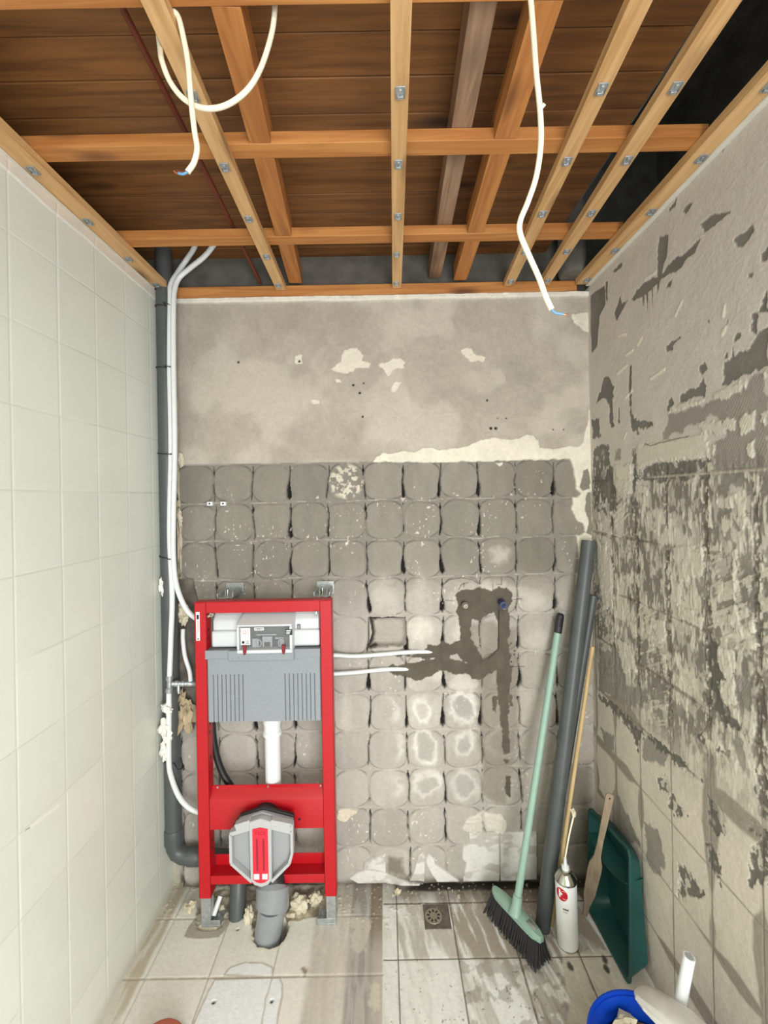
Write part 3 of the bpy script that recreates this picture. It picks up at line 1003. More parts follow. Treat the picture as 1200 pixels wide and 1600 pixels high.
    rag = (f2 - .5) * .020 + (fbm(y * 130, z * 90, 123, 3) - .5) * .014
    dkm = sstep(-.0010, .0010, dk + rag * sstep(2.1, 1.5, z) + rag * .45)
    cd = lin(96, 93, 87)[None, :] * (.82 + .34 * f2)[:, None]
    a = dkm * (.78 + .2 * f1)
    chips = sstep(.60, .64, fbm(y * 70, z * 50, 124, 3)) * sstep(1.75, 1.6, z)
    a = a * (1 - .85 * chips)
    col = col * (1 - a[:, None]) + cd * a[:, None]
    h -= .0020 * dkm
    lg = field_of(RW_LIGHT)
    lgm = sstep(-.001, .0015, lg + rag * 1.1)
    clg = lin(204, 197, 183)[None, :] * (.90 + .16 * f1)[:, None]
    col = col * (1 - lgm[:, None]) + clg * lgm[:, None]
    h += .0022 * lgm
    # ridge at the top row line
    r1 = sdline(y, z, crop([(480, 1100), (520, 1112), (590, 1090), (740, 1055)], 880, 400, 3.75, toRight))
    col = mixc(col, lin(96, 88, 78), sstep(.0025, .001, r1) * .8)
    r2 = np.abs(z - 1.573) + .002 * (f2 - .5)
    col = mixc(col, lin(186, 178, 162), sstep(.005, .002, r2) * sstep(1.42, 1.3, y) * .7)
    h += .003 * sstep(.005, .002, r2) * sstep(1.42, 1.3, y)
    # pale trowel nicks on the upper part
    for (ax, ay, bx, by) in [(330, 465, 372, 458), (370, 582, 410, 552), (440, 520, 465, 478), (320, 690, 375, 640), (515, 720, 595, 665), (660, 350, 700, 265), (940, 350, 950, 290), (935, 460, 955, 420), (365, 835, 405, 790), (360, 1070, 375, 1035), (480, 140, 540, 100)]:
        P0, P1 = crop([(ax, ay), (bx, by)], 880, 400, 3.75, toRight)
        ln = sdline(y, z, [P0, P1])
        lm = sstep(.006, .003, ln + (f2 - .5) * .006)
        col = mixc(col, lin(222, 214, 198), lm * .8)
        h += .0015 * lm
    # corner bead, rough
    cb = sstep(D - .016, D - .012, y + .004 * (f2 - .5)) * sstep(.35, .5, fbm(y * 0, z * 12, 118, 3) + .25)
    col = mixc(col, lin(214, 207, 190), cb * .7)
    # floor grime
    col = mixc(col, lin(120, 110, 96), sstep(.10, 0, z + .05 * (f1 - .5)) * .5)
    pos = np.stack([XR - h, y, z], 1)
    return pos, col


ys = np.concatenate([np.linspace(-.25, .70, 60, endpoint=False), np.linspace(.70, D + .03, 430)])
grid_surface('wall_right', ys[::-1].copy(), np.linspace(-.02, ZT, 800), right_fun, M['wall'])


# ------------------------------------------------------------------ left wall (tiled)
def left_fun(u, v):
    y, z = u, v
    f1 = fbm(y * 4, z * 4, 201, 4)
    f2 = fbm(y * 40, z * 40, 202, 3)
    yj = (y - 1.642) / .1545
    zj = (z - .158) / .2
    wob = (fbm(y * 6, z * 6, 203, 2) - .5) * .0016
    dy = np.abs(yj - np.round(yj)) * .1545 + wob
    dz = np.abs(zj - np.round(zj)) * .2 + wob
    d = np.minimum(dy, dz)
    ci = np.floor(yj).astype(int)
    ri = np.floor(zj).astype(int)
    col = np.tile(lin(222, 226, 216), (len(y), 1)) * (.97 + .05 * _hash(ci, ri, 204))[:, None] * (.985 + .03 * f1)[:, None]
    j = sstep(.0026, .0012, d)
    gv = sstep(.003, .0012, dy)
    gh = sstep(.0022, .0008, dz) * (1 - gv)
    col = mixc(col, lin(226, 223, 208), gv * .8)
    col = mixc(col, lin(176, 174, 160), gh * sstep(.35, .6, fbm(y * 5, zj, 205, 2) + .12) * .4)
    h = .0007 * sstep(.0010, .0035, d) + (_hash(ci, ri, 206) - .5) * .0006 + .0006 * f1
    # bare plaster edge at the top
    top = sstep(-.001, .001, z - (ZT - .022 - .018 * fbm(y * 7, y * 0, 207, 3)))
    col = mixc(col, lin(224, 218, 206), top)
    h += .003 * top
    l = np.abs(z - (ZT - .014)) + .001 * f2
    col = mixc(col, lin(120, 112, 100), sstep(.0015, .0006, l) * .6 * sstep(.4, .5, f1 + .1))
    # paler scrape on one tile
    X0 = atX(68, 1280, XL)
    s = sdline(y, z, [atX(42, 1296, XL)[1:], atX(92, 1258, XL)[1:]])
    col = mixc(col, lin(238, 238, 232), sstep(.005, .002, s) * .8)
    s2 = sdline(y, z, [atX(40, 1297, XL)[1:], atX(46, 1293, XL)[1:]])
    col = mixc(col, lin(110, 104, 98), sstep(.002, .001, s2) * .8)
    # grime at the floor
    col = mixc(col, lin(182, 174, 160), sstep(.05, 0, z + .02 * (f1 - .5)) * .5)
    pos = np.stack([XL + h, y, z], 1)
    return pos, col


ys = np.concatenate([np.linspace(-.25, .75, 60, endpoint=False), np.linspace(.75, D + .02, 420)])
wl = grid_surface('wall_left', ys, np.linspace(-.02, ZT, 900), left_fun, M['tile'])

# ------------------------------------------------------------------ floor
C6 = (140, 1360, 2.143)
C3 = (560, 1370, 2.727)


def floor_fun(u, v):
    x, y = u, v
    N = len(x)
    f1 = fbm(x * 9, y * 9, 301, 5)
    f2 = fbm(x * 55, y * 55, 302, 4)
    fs = fbm(x * 60, y * 7, 303, 4)
    fs2 = fbm(x * 55 + 12 * y, y * 9, 304, 4)
    right = x > -.03
    # tiles
    xr, yr = (x - .02) / .2, (y - 1.457) / .2
    xl, yl = (x + .588) / .203, (y - 1.412) / .2
    dxr = np.abs(xr - np.round(xr)) * .2
    dyr = np.abs(yr - np.round(yr)) * .2
    dxl = np.abs(xl - np.round(xl)) * .203
    dyl = np.abs(yl - np.round(yl)) * .2
    d = np.where(right, np.minimum(dxr, dyr), np.minimum(dxl, dyl)) + (f2 - .5) * .0016
    colL = lin(232, 230, 222)[None, :] * (.94 + .10 * f1)[:, None]
    streak = sstep(.47, .66, fs * .7 + f1 * .3)
    colR = lin(230, 229, 225)[None, :] * (.94 + .1 * f1)[:, None]
    # amount of residue per tile on the right
    ci, ri = np.floor(xr).astype(int), np.floor(yr).astype(int)
    amt = np.full(N, .62)
    amt = np.where((ri >= 0) & (ci >= 1), .95, amt)
    amt = np.where((ri < 0) & (ci == 0), .25, amt)
    amt = np.where((ri < 0) & (ci == 1), .55, amt)
    amt = np.where((ri < 0) & (ci >= 2), .75, amt)
    amt = np.where(ci < 0, .25, amt)
    colR = mixc(colR, lin(158, 147, 132), sstep(.40, .62, fs2 * .8 + f1 * .2 + (amt - .6) * .25) * amt)
    blo = sstep(.54, .60, fbm(x * 26, y * 26, 305, 4)) * sstep(.4, .6, amt) * (ri < 0)
    colR = mixc(colR, lin(126, 114, 98), blo * .55)
    worm = np.abs(fbm(x * 30, y * 30, 306, 3) - .5)
    colR = mixc(colR, lin(84, 74, 62), sstep(.012, .004, worm) * sstep(.55, .62, fbm(x * 60, y * 60, 307, 2)) * (ri < 0) * .8)
    # right far corner a bit worn beige
    be = sdpoly(x, y, [toFloor(*t) for t in [(880, 1490), (1000, 1480), (1020, 1600), (885, 1600), (892, 1560), (880, 1530)]], .05)
    colR = mixc(colR, lin(206, 198, 182), sstep(-.004, .004, be + (f2 - .5) * .02) * .8)
    col = np.where(right[:, None], colR, colL)
    h = .0018 * sstep(.001, .004, d) + .0008 * f1
    jc = np.where(right[:, None], lin(92, 80, 66)[None, :], lin(176, 166, 146)[None, :])
    jm = sstep(.003, .0012, d)
    jm = jm * np.where(right, 1, .85)
    col = col * (1 - jm[:, None]) + jc * jm[:, None]
    # left edge strip, brownish
    ls = sstep(XL + .065, XL + .05, x + .006 * (f1 - .5))
    col = mixc(col, lin(190, 178, 156), ls * (.4 + .5 * sstep(.4, .6, fs)))
    dline = np.abs(x - (-.79))
    col = mixc(col, lin(214, 206, 190), sstep(.004, .002, dline) * .7)
    # middle strip: adhesive residue
    mid = sstep(-.285, -.262, x + .012 * (f1 - .5)) * (1 - sstep(-.035, -.028, x))
    cm = lin(208, 202, 192)[None, :] * (.80 + .34 * fs)[:, None] * (.94 + .12 * f1)[:, None]
    grey = sstep(-.155, -.14, x) * sstep(-.055, -.075, x)
    cm = mixc(cm, lin(170, 168, 164) * 1.0, grey * .7)
    cm = mixc(cm, lin(132, 128, 122), grey * sstep(.5, .62, fs) * .5)
    br = sstep(-.085, -.072, x + .012 * (fs - .5)) * sstep(-.025, -.034, x)
    cm = mixc(cm, lin(132, 118, 100), br * (.30 + .6 * sstep(1.45, 1.6, y)))
    cm = mixc(cm, lin(216, 208, 192), sstep(.57, .64, fbm(x * 20, y * 14, 310, 4)) * .6)
    col = col * (1 - mid[:, None]) + cm * mid[:, None]
    h += mid * (.0015 * fs)
    # ghost of the old toilet foot
    tf = np.maximum(sdpoly(x, y, crop([(450, 350), (470, 325), (520, 308), (580, 310), (612, 325), (612, 355)], *C6, toFloor)),
                    sdpoly(x, y, crop([(420, 365), (635, 358), (645, 380), (645, 420), (632, 480), (610, 640), (290, 640), (400, 400)], *C6, toFloor)))
    tfm = sstep(-.001, .001, tf + (f2 - .5) * .002)
    col = mixc(col, lin(236, 239, 241), tfm * .92)
    rim = sstep(.004, .001, np.abs(tf))
    col = mixc(col, lin(176, 166, 150), rim * .8)
    l2 = sdline(x, y, crop([(612, 358), (590, 430), (575, 520), (560, 640)], *C6, toFloor))
    col = mixc(col, lin(186, 176, 160), sstep(.003, .0012, l2) * .8)
    for (qx, qy, r) in [(416, 440, .006), (610, 436, .006), (497, 197, .005)]:
        X0, Y0 = crop([(qx, qy)], *C6, toFloor)[0]
        q = np.hypot(x - X0, y - Y0)
        col = mixc(col, lin(44, 36, 30), sstep(r, r * .6, q))
        h -= .008 * sstep(r, r * .5, q)
    X0, Y0 = crop([(718, 338)], *C6, toFloor)[0]
    q = np.hypot(x - X0, y - Y0) + (f2 - .5) * .03
    col = mixc(col, lin(120, 100, 74), sstep(.02, .004, q) * .8)
    # spots near the can and the tub
    for (px, py, r) in [(890, 1508, .012), (944, 1497, .013), (948, 1515, .011)]:
        X0, Y0 = toFloor(px, py)
        q = np.hypot((x - X0), (y - Y0) * .6) + (f2 - .5) * .01
        col = mixc(col, lin(40, 34, 26), sstep(r, r * .4, q) * .9)
    ring = np.abs(np.hypot((x - toFloor(786, 1455)[0]) * 1.0, (y - toFloor(786, 1455)[1]) * .62) - .016)
    col = mixc(col, lin(80, 70, 58), sstep(.0022, .0008, ring) * .8)
    # hacked-open screed under the frame
    hole = np.full(N, -1.0)
    for poly in [[(355, 150), (370, 75), (440, 60), (650, 55), (655, 95), (630, 160), (640, 190), (600, 225), (570, 232), (545, 215), (540, 160), (535, 130), (525, 110), (515, 140), (490, 150), (460, 150), (440, 190), (410, 200), (360, 195)],
                 [(655, 60), (800, 50), (800, 110), (770, 150), (735, 155), (700, 165), (655, 170)]]:
        hole = np.maximum(hole, sdpoly(x, y, crop(poly, *C6, toFloor), .06))
    hm = sstep(-.003, .004, hole + (f2 - .5) * .016)
    cr = lin(212, 202, 180)[None, :] * (.62 + .65 * fbm(x * 40, y * 40, 312, 4))[:, None]
    dk = sstep(.50, .60, fbm(x * 22, y * 22, 313, 4))
    cr = mixc(cr, lin(116, 98, 80), dk * .6)
    col = col * (1 - hm[:, None]) + cr * hm[:, None]
    h += hm * (-.022 + .030 * fbm(x * 30, y * 30, 314, 4))
    patch = sdpoly(x, y, crop([(315, 222), (325, 200), (345, 170), (365, 150), (470, 150), (465, 180), (450, 205), (430, 225), (370, 230)], *C6, toFloor))
    pm = sstep(-.002, .002, patch + (f2 - .5) * .008) * (1 - hm)
    col = mixc(col, lin(168, 156, 142), pm * .9)
    # pit where the drain elbow disappears
    X0, Y0 = -.425, 1.560
    q = np.hypot((x - X0) / .058, (y - Y0) / .056) + (f2 - .5) * .25
    pit = sstep(1.05, .88, q)
    col = mixc(col, lin(120, 104, 86), pit * .8)
    h -= pit * .05
    rimm = np.exp(-((q - 1.12) / .10) ** 2)
    col = mixc(col, lin(222, 212, 188), rimm * .6)
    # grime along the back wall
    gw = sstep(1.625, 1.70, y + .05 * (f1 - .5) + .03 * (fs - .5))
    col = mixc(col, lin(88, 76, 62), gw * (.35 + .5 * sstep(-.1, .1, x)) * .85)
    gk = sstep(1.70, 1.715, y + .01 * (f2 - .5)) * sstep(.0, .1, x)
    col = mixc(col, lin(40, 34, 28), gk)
    gr = sstep(.69, .79, x + .04 * (f1 - .5))
    col = mixc(col, lin(150, 138, 120), gr * .5)
    crumbs = sstep(.86, .90, vnoise(x * 160, y * 160, 315)) * sstep(1.52, 1.66, y + .1 * (f1 - .5))
    col = mixc(col, lin(216, 206, 186), crumbs * .8)
    h += crumbs * .003
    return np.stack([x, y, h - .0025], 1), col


ys = np.concatenate([np.linspace(-.25, 1.0, 40, endpoint=False), np.linspace(1.0, D + .03, 250)])
grid_surface('floor', np.linspace(XL - .03, XR + .03, 480), ys, floor_fun, M['floor'])


def struct(name, mb, mat, bevel=0.0):
    o = mb.build(name, mat, bevel=bevel)
    o['kind'] = 'structure'
    return o


# ------------------------------------------------------------------ ceiling: deck boards and void
DECK_Z = 2.49
mb = MB()
y = .914 - .0975 * 13
while y < 1.80:
    mb.box(-1.15, 0.66, y + .0012, y + .0975 - .0012, DECK_Z + random.uniform(0, .002), DECK_Z + .022)
    y += .0975
ceil = struct('ceiling', mb, M['plank'], bevel=.002)
mb = MB()
mb.box(XL - .35, XR + .5, 1.765, 1.80, 2.20, 2.95)
struct('wall_void_back', mb, M['concrete'])
mb = MB()
mb.box(XL - .35, XL - .30, -.3, 1.80, 2.2, 2.6)
mb.box(XL - .35, XL - .012, -.25, D - .01, 2.26, 2.30)
struct('wall_void_left', mb, M['concrete'])
mb = MB()
mb.box(XR + .30, XR + .35, -.3, 1.80, 2.2, 2.95)
mb.box(XR + .012, XR + .33, -.25, D - .01, 2.26, 2.30)
mb.box(.60, XR + .35, -.3, 1.80, 2.95, 3.0)
mb.box(.662, .68, -.3, 1.80, 2.515, 2.97)
struct('wall_void_right', mb, M['concrete'])
mb = MB()
mb.box(XL - .012, XL + .008, -.25, D - .06, ZT + .0005, ZT + .0035)
struct('trim_1', mb, M['alu'])
mb = MB()
mb.box(XR - .016, XR + .012, -.25, D - .02, ZT + .0005, ZT + .0045)
struct('trim_2', mb, M['alu'])


# ------------------------------------------------------------------ timber
def clip(parent, c, ang):
    """galvanised clip nailed under a batten"""
    R = Matrix.Translation(Vector(c)) @ Matrix.Rotation(ang, 4, 'Z')
    mb = MB()
    mb.box(-.010, .010, -.013, .013, -.0022, -.0002, R)
    mb.box(-.010, -.0085, -.013, .013, -.005, -.0022, R)
    mb.box(.0085, .010, -.013, .013, -.005, -.0022, R)
    mb.box(-.006, .006, .004, .0105, -.0075, -.0022, R)
    mb.box(-.003, .003, -.009, -.001, -.0055, -.0022, R)
    mb.build('fixing_clip', M['galv'], parent, bevel=.0006)


def batten(p0, p1, z, w_, h_, label, clips, mat='batten', y0=None, y1=None, lat=None):
    a, b = Vector(atZ(p0[0], p0[1], z)), Vector(atZ(p1[0], p1[1], z))
    d = (b - a)
    if y0 is not None:
        a2 = a + d * ((y0 - a.y) / d.y)
    else:
        a2 = a
    if y1 is not None:
        b2 = a + d * ((y1 - a.y) / d.y)
    else:
        b2 = b
    t = thing('ceiling_batten', label, 'batten', tuple((a2 + b2) / 2), 'ceiling battens')
    mb = MB()
    mb.bar(a2, b2, w_, h_)
    mb.build('timber', M[mat], t, bevel=.0015)
    ang = -math.atan2(d.x, d.y)
    for yy in clips:
        c = a + d * ((yy - a.y) / d.y)
        clip(t, (c.x + random.uniform(-.003, .003), c.y, z), ang)
    return t


CY5 = [.68, .88, 1.07, 1.27, 1.47, 1.67]
ZB = 2.335
batten((237, 0), (440, 455), ZB, .038, .024, 'pine ceiling batten second from the left wall, two white cables hang over it', CY5, y0=.3, y1=1.715)
batten((627, 0), (620, 457), ZB, .036, .024, 'pine ceiling batten in the middle of the room, above the centre of the back wall', CY5, y0=.3, y1=1.715)
batten((1003, 0), (791, 455), ZB, .038, .024, 'pine ceiling batten just right of the cable that hangs down to the back wall', CY5, y0=.3, y1=1.712)
batten((1143, 0), (846, 452), ZB, .038, .024, 'pine ceiling batten beside the one fixed along the scraped right wall', CY5, y0=.3, y1=1.712)
# wall battens
t = thing('ceiling_batten', 'pine ceiling batten fixed along the top of the white tiled wall', 'batten', (XL + .028, 1.0, ZB), 'ceiling battens')
MB().box(XL + .003, XL + .053, .1, 1.675, ZB, ZB + .024).build('timber', M['batten'], t, bevel=.0015)
for yy in CY5[1:5] + [1.65]:
    clip(t, (XL + .026, yy, ZB), 0)
t = thing('ceiling_batten', 'pine ceiling batten fixed along the top of the scraped right wall', 'batten', (XR - .028, 1.0, ZB), 'ceiling battens')
MB().box(XR - .057, XR - .003, .1, 1.71, ZB, ZB + .024).build('timber', M['batten'], t, bevel=.0015)
for yy in CY5[1:]:
    clip(t, (XR - .030, yy, ZB), 0)

ZC = ZB + .025
CROSS = [(.700, .745, 'orange pine crossbar nearest the camera, at the top edge of the picture'),
         (1.035, 1.080, 'orange pine crossbar across the middle of the open ceiling'),
         (1.405, 1.450, 'orange pine crossbar nearest the back wall')]
for (ya, yb, lab) in CROSS:
    mb = MB()
    mb.box(XL + .004, XR - .035, ya, yb, ZC, ZC + .030)
    o = mb.build('ceiling_crossbar', M['batten_x'], bevel=.0015, origin=((XL + XR) / 2, ya, ZC))
    tag(o, lab, 'beam', 'ceiling crossbars')
# wall plate
mb = MB()
mb.box(-.795, .765, 1.718, 1.762, 2.314, 2.356)
o = mb.build('wall_plate', M['batten_x'], bevel=.002, origin=(0, 1.73, 2.314))
tag(o, 'reddish brown timber lying on top of the back wall', 'beam')


def joist(p0, p1, label, mat):
    z = ZC + .001
    a, b = Vector(atZ(p0[0], p0[1], z)), Vector(atZ(p1[0], p1[1], z))
    d = b - a

    def at(y):
        return a + d * ((y - a.y) / d.y)
    mb = MB()
    segs = [(.25, .699), (.746, 1.034), (1.081, 1.404), (1.451, 1.712)]
    for (s, e) in segs:
        mb.bar(at(s), at(e), .050, .0305)
    up = Vector((0, 0, .0303))
    mb.bar(at(.25) + up, at(1.712) + up, .050, .03)
    o = mb.build('ceiling_joist', M[mat], bevel=.001, origin=tuple(at(1.0)))
    tag(o, label, 'beam', 'ceiling joists')
    return o


joist((350, 0), (462, 443), 'orange pine joist left of the middle, notched over the crossbars', 'joist')
joist((858, 0), (718, 441), 'orange pine joist right of the middle, behind the long hanging cable', 'joist')
z3 = ZC + .031
a, b = Vector(atZ(757, 0, z3)), Vector(atZ(680, 432, z3))
dd = b - a
mb = MB()
mb.bar(a + dd * ((.25 - a.y) / dd.y), a + dd * ((1.755 - a.y) / dd.y), .048, .07)
o = mb.build('ceiling_joist', M['grey_wood'], bevel=.0015, origin=tuple(a))
tag(o, 'weathered greyish timber joist above the crossbars, with a pale cut end', 'beam', 'ceiling joists')

# brown pipe running diagonally in the void
pa, pb = atZ(180, -10, 2.46), atY(407, 442, 1.725)
mb = MB()
mb.tube(smooth_path([pa, Vector(pa).lerp(Vector(pb), .5) + Vector((0.0, 0, .006)), pb]), .0065, 10)
o = mb.build('ceiling_pipe', M['rust'], origin=pb)
tag(o, 'thin reddish brown pipe running diagonally above the ceiling battens', 'pipe')

# blunt grey duct in the far right corner of the void
mb = MB()
mb.lathe([(.045, 0), (.052, .012), (.054, .05), (.052, .09), (.050, .14), (.050, .60)], (.735, 1.69, 2.358), 32)
o = mb.build('vent_duct', M['concrete'], origin=(.735, 1.69, 2.358))
tag(o, 'dark grey round duct in the far right corner above the ceiling', 'duct')


# ------------------------------------------------------------------ cables
def cable(name, label, pts, ends, r=.0047):
    t = thing(name, label, 'cable', tuple(pts[0]))
    MB().tube(smooth_path(pts, 8), r, 12).build('sheath', M['cable'], t)
    for (nm, mat, pp, rr) in ends:
        MB().tube(smooth_path(pp, 5), rr, 8).build(nm, M[mat], t)
    return t


Yc = .77
pts = [atY(430, -8, .78), atY(430, 5, Yc), atY(425, 50, Yc), atY(408, 105, Yc), atY(385, 142, Yc), atY(352, 165, Yc), atY(318, 169, Yc), atY(288, 155, Yc), atY(266, 128, Yc), atY(253, 95, Yc), (atY(250, 75, .79)), atY(246, 40, .80)]
cable('electric_cable', 'white cable hanging in a wide loop below the left part of the ceiling', pts, [])
Yb = .755
pts = [atY(262, 40, .80), atY(264, 24, .79), atY(270, 18, Yb), atY(279, 28, Yb), atY(287, 60, Yb), atY(294, 100, Yb), atY(299, 160, Yb), atY(304, 205, Yb), atY(308, 232, Yb), atY(303, 254, Yb), atY(293, 269, Yb)]
e = pts[-1]
cable('electric_cable', 'short white cable with a stripped end, hanging at the upper left inside the looped cable', pts,
      [('wire', 'wire_blue', [e, atY(286, 272, Yb), atY(279, 271, Yb)], .0022), ('copper_end', 'copper', [atY(279, 271, Yb), atY(275, 270, Yb), atY(272, 267, Yb)], .0014),
       ('wire', 'rust', [atY(293, 269, Yb + .003), atY(284, 269, Yb + .004), atY(276, 267, Yb + .004)], .0018)])
Yd = .735
pts = [atY(829, -3, Yd), atY(831, 20, Yd), atY(834, 60, Yd), atY(838, 115, Yd), atY(844, 175, Yd), atY(845, 225, Yd), atY(838, 275, Yd), atY(825, 315, Yd), atY(813, 345, Yd), atY(813, 366, Yd), atY(826, 398, Yd), atY(842, 434, Yd), atY(852, 462, Yd), atY(862, 484, Yd)]
cable('electric_cable', 'long white cable hanging down in front of the back wall, blue wire at its end', pts,
      [('wire', 'wire_blue', [pts[-1], atY(868, 489, Yd), atY(880, 491, Yd)], .0022), ('copper_end', 'copper', [atY(880, 491, Yd), atY(884, 492, Yd), atY(888, 490, Yd)], .0012),
       ('sheath_nick', 'cable', [atY(844, 170, Yd), atY(849, 165, Yd - .004), atY(851, 162, Yd - .006)], .003)])

# ------------------------------------------------------------------ grey stack pipe in the left corner
PX, PY, PR = -.829, 1.694, .0300
t = thing('waste_pipe', 'grey vertical waste pipe in the left corner, turning under the red frame', 'pipe', (PX, PY, .15))
path = [(PX, PY, 2.49), (PX, PY, .225), (PX + .002, PY, .20), (PX + .012, PY, .178), (PX + .034, PY, .165), (PX + .06, PY, .162), (-.63, PY - .005, .155), (-.60, PY - .008, .148), (-.580, 1.675, .13), (-.570, 1.655, .10), (-.567, 1.635, .05), (-.567, 1.620, -.015)]
MB().tube(path, PR, 24).build('tube', M['pvc_dark'], t)
MB().tube([(PX, PY, .27), (PX, PY, .262), (PX, PY, .215)], [PR + .001, PR + .0035, PR + .0035], 24).build('socket', M['pvc_dark'], t)
MB().tube([(PX + .058, PY, .162), (PX + .095, PY, .161), (PX + .10, PY, .161)], [PR + .0035, PR + .0035, PR + .001], 24).build('socket', M['pvc_dark'], t)

# white water tubes
Yt = 1.648
hot = [atY(346, 352, 1.57), atY(342, 366, 1.60), atY(333, 384, 1.63), atY(318, 402, 1.645), atY(298, 418, 1.655), atY(280, 434, 1.66), atY(273, 452, 1.655), atY(271, 480, Yt), atY(271, 570, Yt), atY(273, 700, Yt), atY(271, 800, Yt), atY(271, 870, Yt), atY(276, 915, Yt), atY(290, 950, Yt), atY(306, 966, 1.655), atY(322, 970, 1.665)]
mb = MB().tube(smooth_path(hot, 8), .0095, 14)
o = mb.build('water_tube', M['white_tube'], origin=hot[-1])
tag(o, 'white water tube that swings right behind the top of the red frame', 'tube', 'white water tubes')
Yt2 = 1.662
cold = [atY(312, 356, 1.58), atY(308, 372, 1.62), atY(303, 388, 1.655), atY(292, 405, 1.685), atY(279, 424, 1.685), atY(267, 445, 1.668), atY(266, 470, Yt2), atY(265, 570, Yt2), atY(267, 700, Yt2), atY(265, 830, Yt2), atY(269, 930, 1.645), atY(267, 1000, 1.645), atY(265, 1058, 1.645)]
mb = MB().tube(smooth_path(cold, 8), .0095, 14)
o = mb.build('water_tube', M['white_tube'], origin=cold[-1])
tag(o, 'white water tube running straight down the grey pipe to the metal tee', 'tube', 'white water tubes')
cold2 = [atY(264, 1080, 1.645), atY(264, 1130, 1.645), atY(264, 1190, 1.645), atY(268, 1215, 1.65), atY(279, 1243, 1.655), atY(293, 1260, 1.66), atY(310, 1269, 1.665), atY(326, 1272, 1.67)]
mb = MB().tube(smooth_path(cold2, 8), .0095, 14)
o = mb.build('water_tube', M['white_tube'], origin=cold2[-1])
tag(o, 'white water tube from the metal tee curving behind the red frame, mid height', 'tube', 'white water tubes')
sm = [atY(286, 983, 1.70), atY(286, 1000, 1.69), atY(289, 1025, 1.685), atY(296, 1048, 1.68), atY(298, 1064, 1.678)]
mb = MB().tube(smooth_path(sm, 8), .008, 12)
o = mb.build('water_tube', M['white_tube'], origin=sm[-1])
tag(o, 'short white water tube dropping behind the left post of the red frame', 'tube', 'white water tubes')

# tee fitting
t = thing('pipe_fitting', 'metal tee fitting joining white tubes left of the red frame', 'fitting', atY(265, 1070, 1.645))
MB().tube([atY(265, 1056, 1.645), atY(265, 1062, 1.645), atY(265, 1062.5, 1.645), atY(265, 1074, 1.645), atY(265, 1074.5, 1.645), atY(264, 1082, 1.645)], [.0125, .0125, .010, .010, .0125, .0125], 16).build('body', M['galv'], t)
tp = [atY(x_, 1068, 1.65 + (x_ - 268) * .001) for x_ in (268, 272, 273, 277, 278, 282, 283, 287, 288, 292, 293, 300, 306)]
MB().tube(tp, [.010, .010, .012, .012, .0095, .0095, .012, .012, .0095, .0095, .011, .011, .009], 14).build('branch', M['galv'], t)
MB().tube([atY(279, 1068, 1.66), atY(279, 1078, 1.655), atY(279, 1084, 1.65)], [.006, .007, .004], 10).build('drain_screw', M['galv'], t)

# cable ties
for i, (yy, lab) in enumerate([(473, 'black cable tie around the grey pipe, just below the ceiling'), (571, 'black cable tie around the grey pipe, second from the top'),
                               (708, 'black cable tie around the grey pipe, level with the plaster edge'), (872, 'black cable tie around the grey pipe, above the foam lump'),
                               (1196, 'black cable tie around the grey pipe, lowest of all')]):
    z = atY(262, yy, Yt)[2]
    loop = []
    n = 40
    hull = []
    for k in range(24):
        a = math.radians(60 + k * 245 / 23)
        hull.append((PX + (PR + .0025) * math.cos(a), PY + (PR + .0025) * math.sin(a)))
    tx = -.806 if i < 4 else -.778
    ty = 1.652 if i < 4 else 1.642
    for k in range(12):
        a = math.radians(-95 + k * 160 / 11)
        hull.append((tx + .0125 * math.cos(a), ty + .0125 * math.sin(a)))
    loop = [(p[0], p[1], z + .004 * math.sin(j * .17)) for j, p in enumerate(hull)]
    mb = MB().tube(loop, .0017, 6, closed=True)
    q = Vector(loop[-4])
    mb.box(-.003, .003, -.003, .003, -.003, .003, Matrix.Translation(q))
    mb.tube([q, q + Vector((.006, -.006, -.004))], .0014, 6)
    o = mb.build('cable_tie', M['black'], origin=(PX, PY, z))
    tag(o, lab, 'cable tie', 'black cable ties on the grey pipe')

# foam lumps
for (px, py, Y, r, sq, mat, lab, nm) in [
    (252, 915, 1.668, .012, (.6, .5, 2.0), 'foam_white', 'small white foam crumb stuck beside the grey pipe above the red frame', 'foam_lump'),
    (260, 1105, 1.640, .017, (1.0, .7, 1.0), 'foam_white', 'white filler lump on the tube, directly under the metal tee', 'foam_lump'),
    (257, 1140, 1.640, .024, (.8, .6, 1.4), 'foam_white', 'large white filler lump on the grey pipe, middle of three', 'foam_lump'),
    (255, 1172, 1.640, .015, (.7, .7, 1.6), 'foam_white', 'white filler lump on the grey pipe, lowest of three', 'foam_lump'),
    (284, 955, 1.715, .020, (1.0, .6, 1.6), 'foam', 'cream foam lump on the wall left of the red frame top', 'foam_lump'),
    (281, 716, 1.722, .012, (.9, .6, 1.8), 'foam', 'cream foam lump at the plaster edge beside the white tubes', 'foam_lump'),
    (280, 806, 1.722, .012, (.8, .6, 2.0), 'foam', 'cream foam lump on the wall edge, halfway down the dark mortar pads', 'foam_lump')]:
    c = atY(px, py, Y)
    mb = MB()
    blob(mb, c, r, px * .13, .45, 3, sq)
    blob(mb, (c[0] + r * .4, c[1], c[2] - r * .9 * sq[2]), r * .7, py * .11, .5, 3, sq)
    o = mb.build(nm, M[mat], origin=c, angle=80)
    tag(o, lab, 'foam')
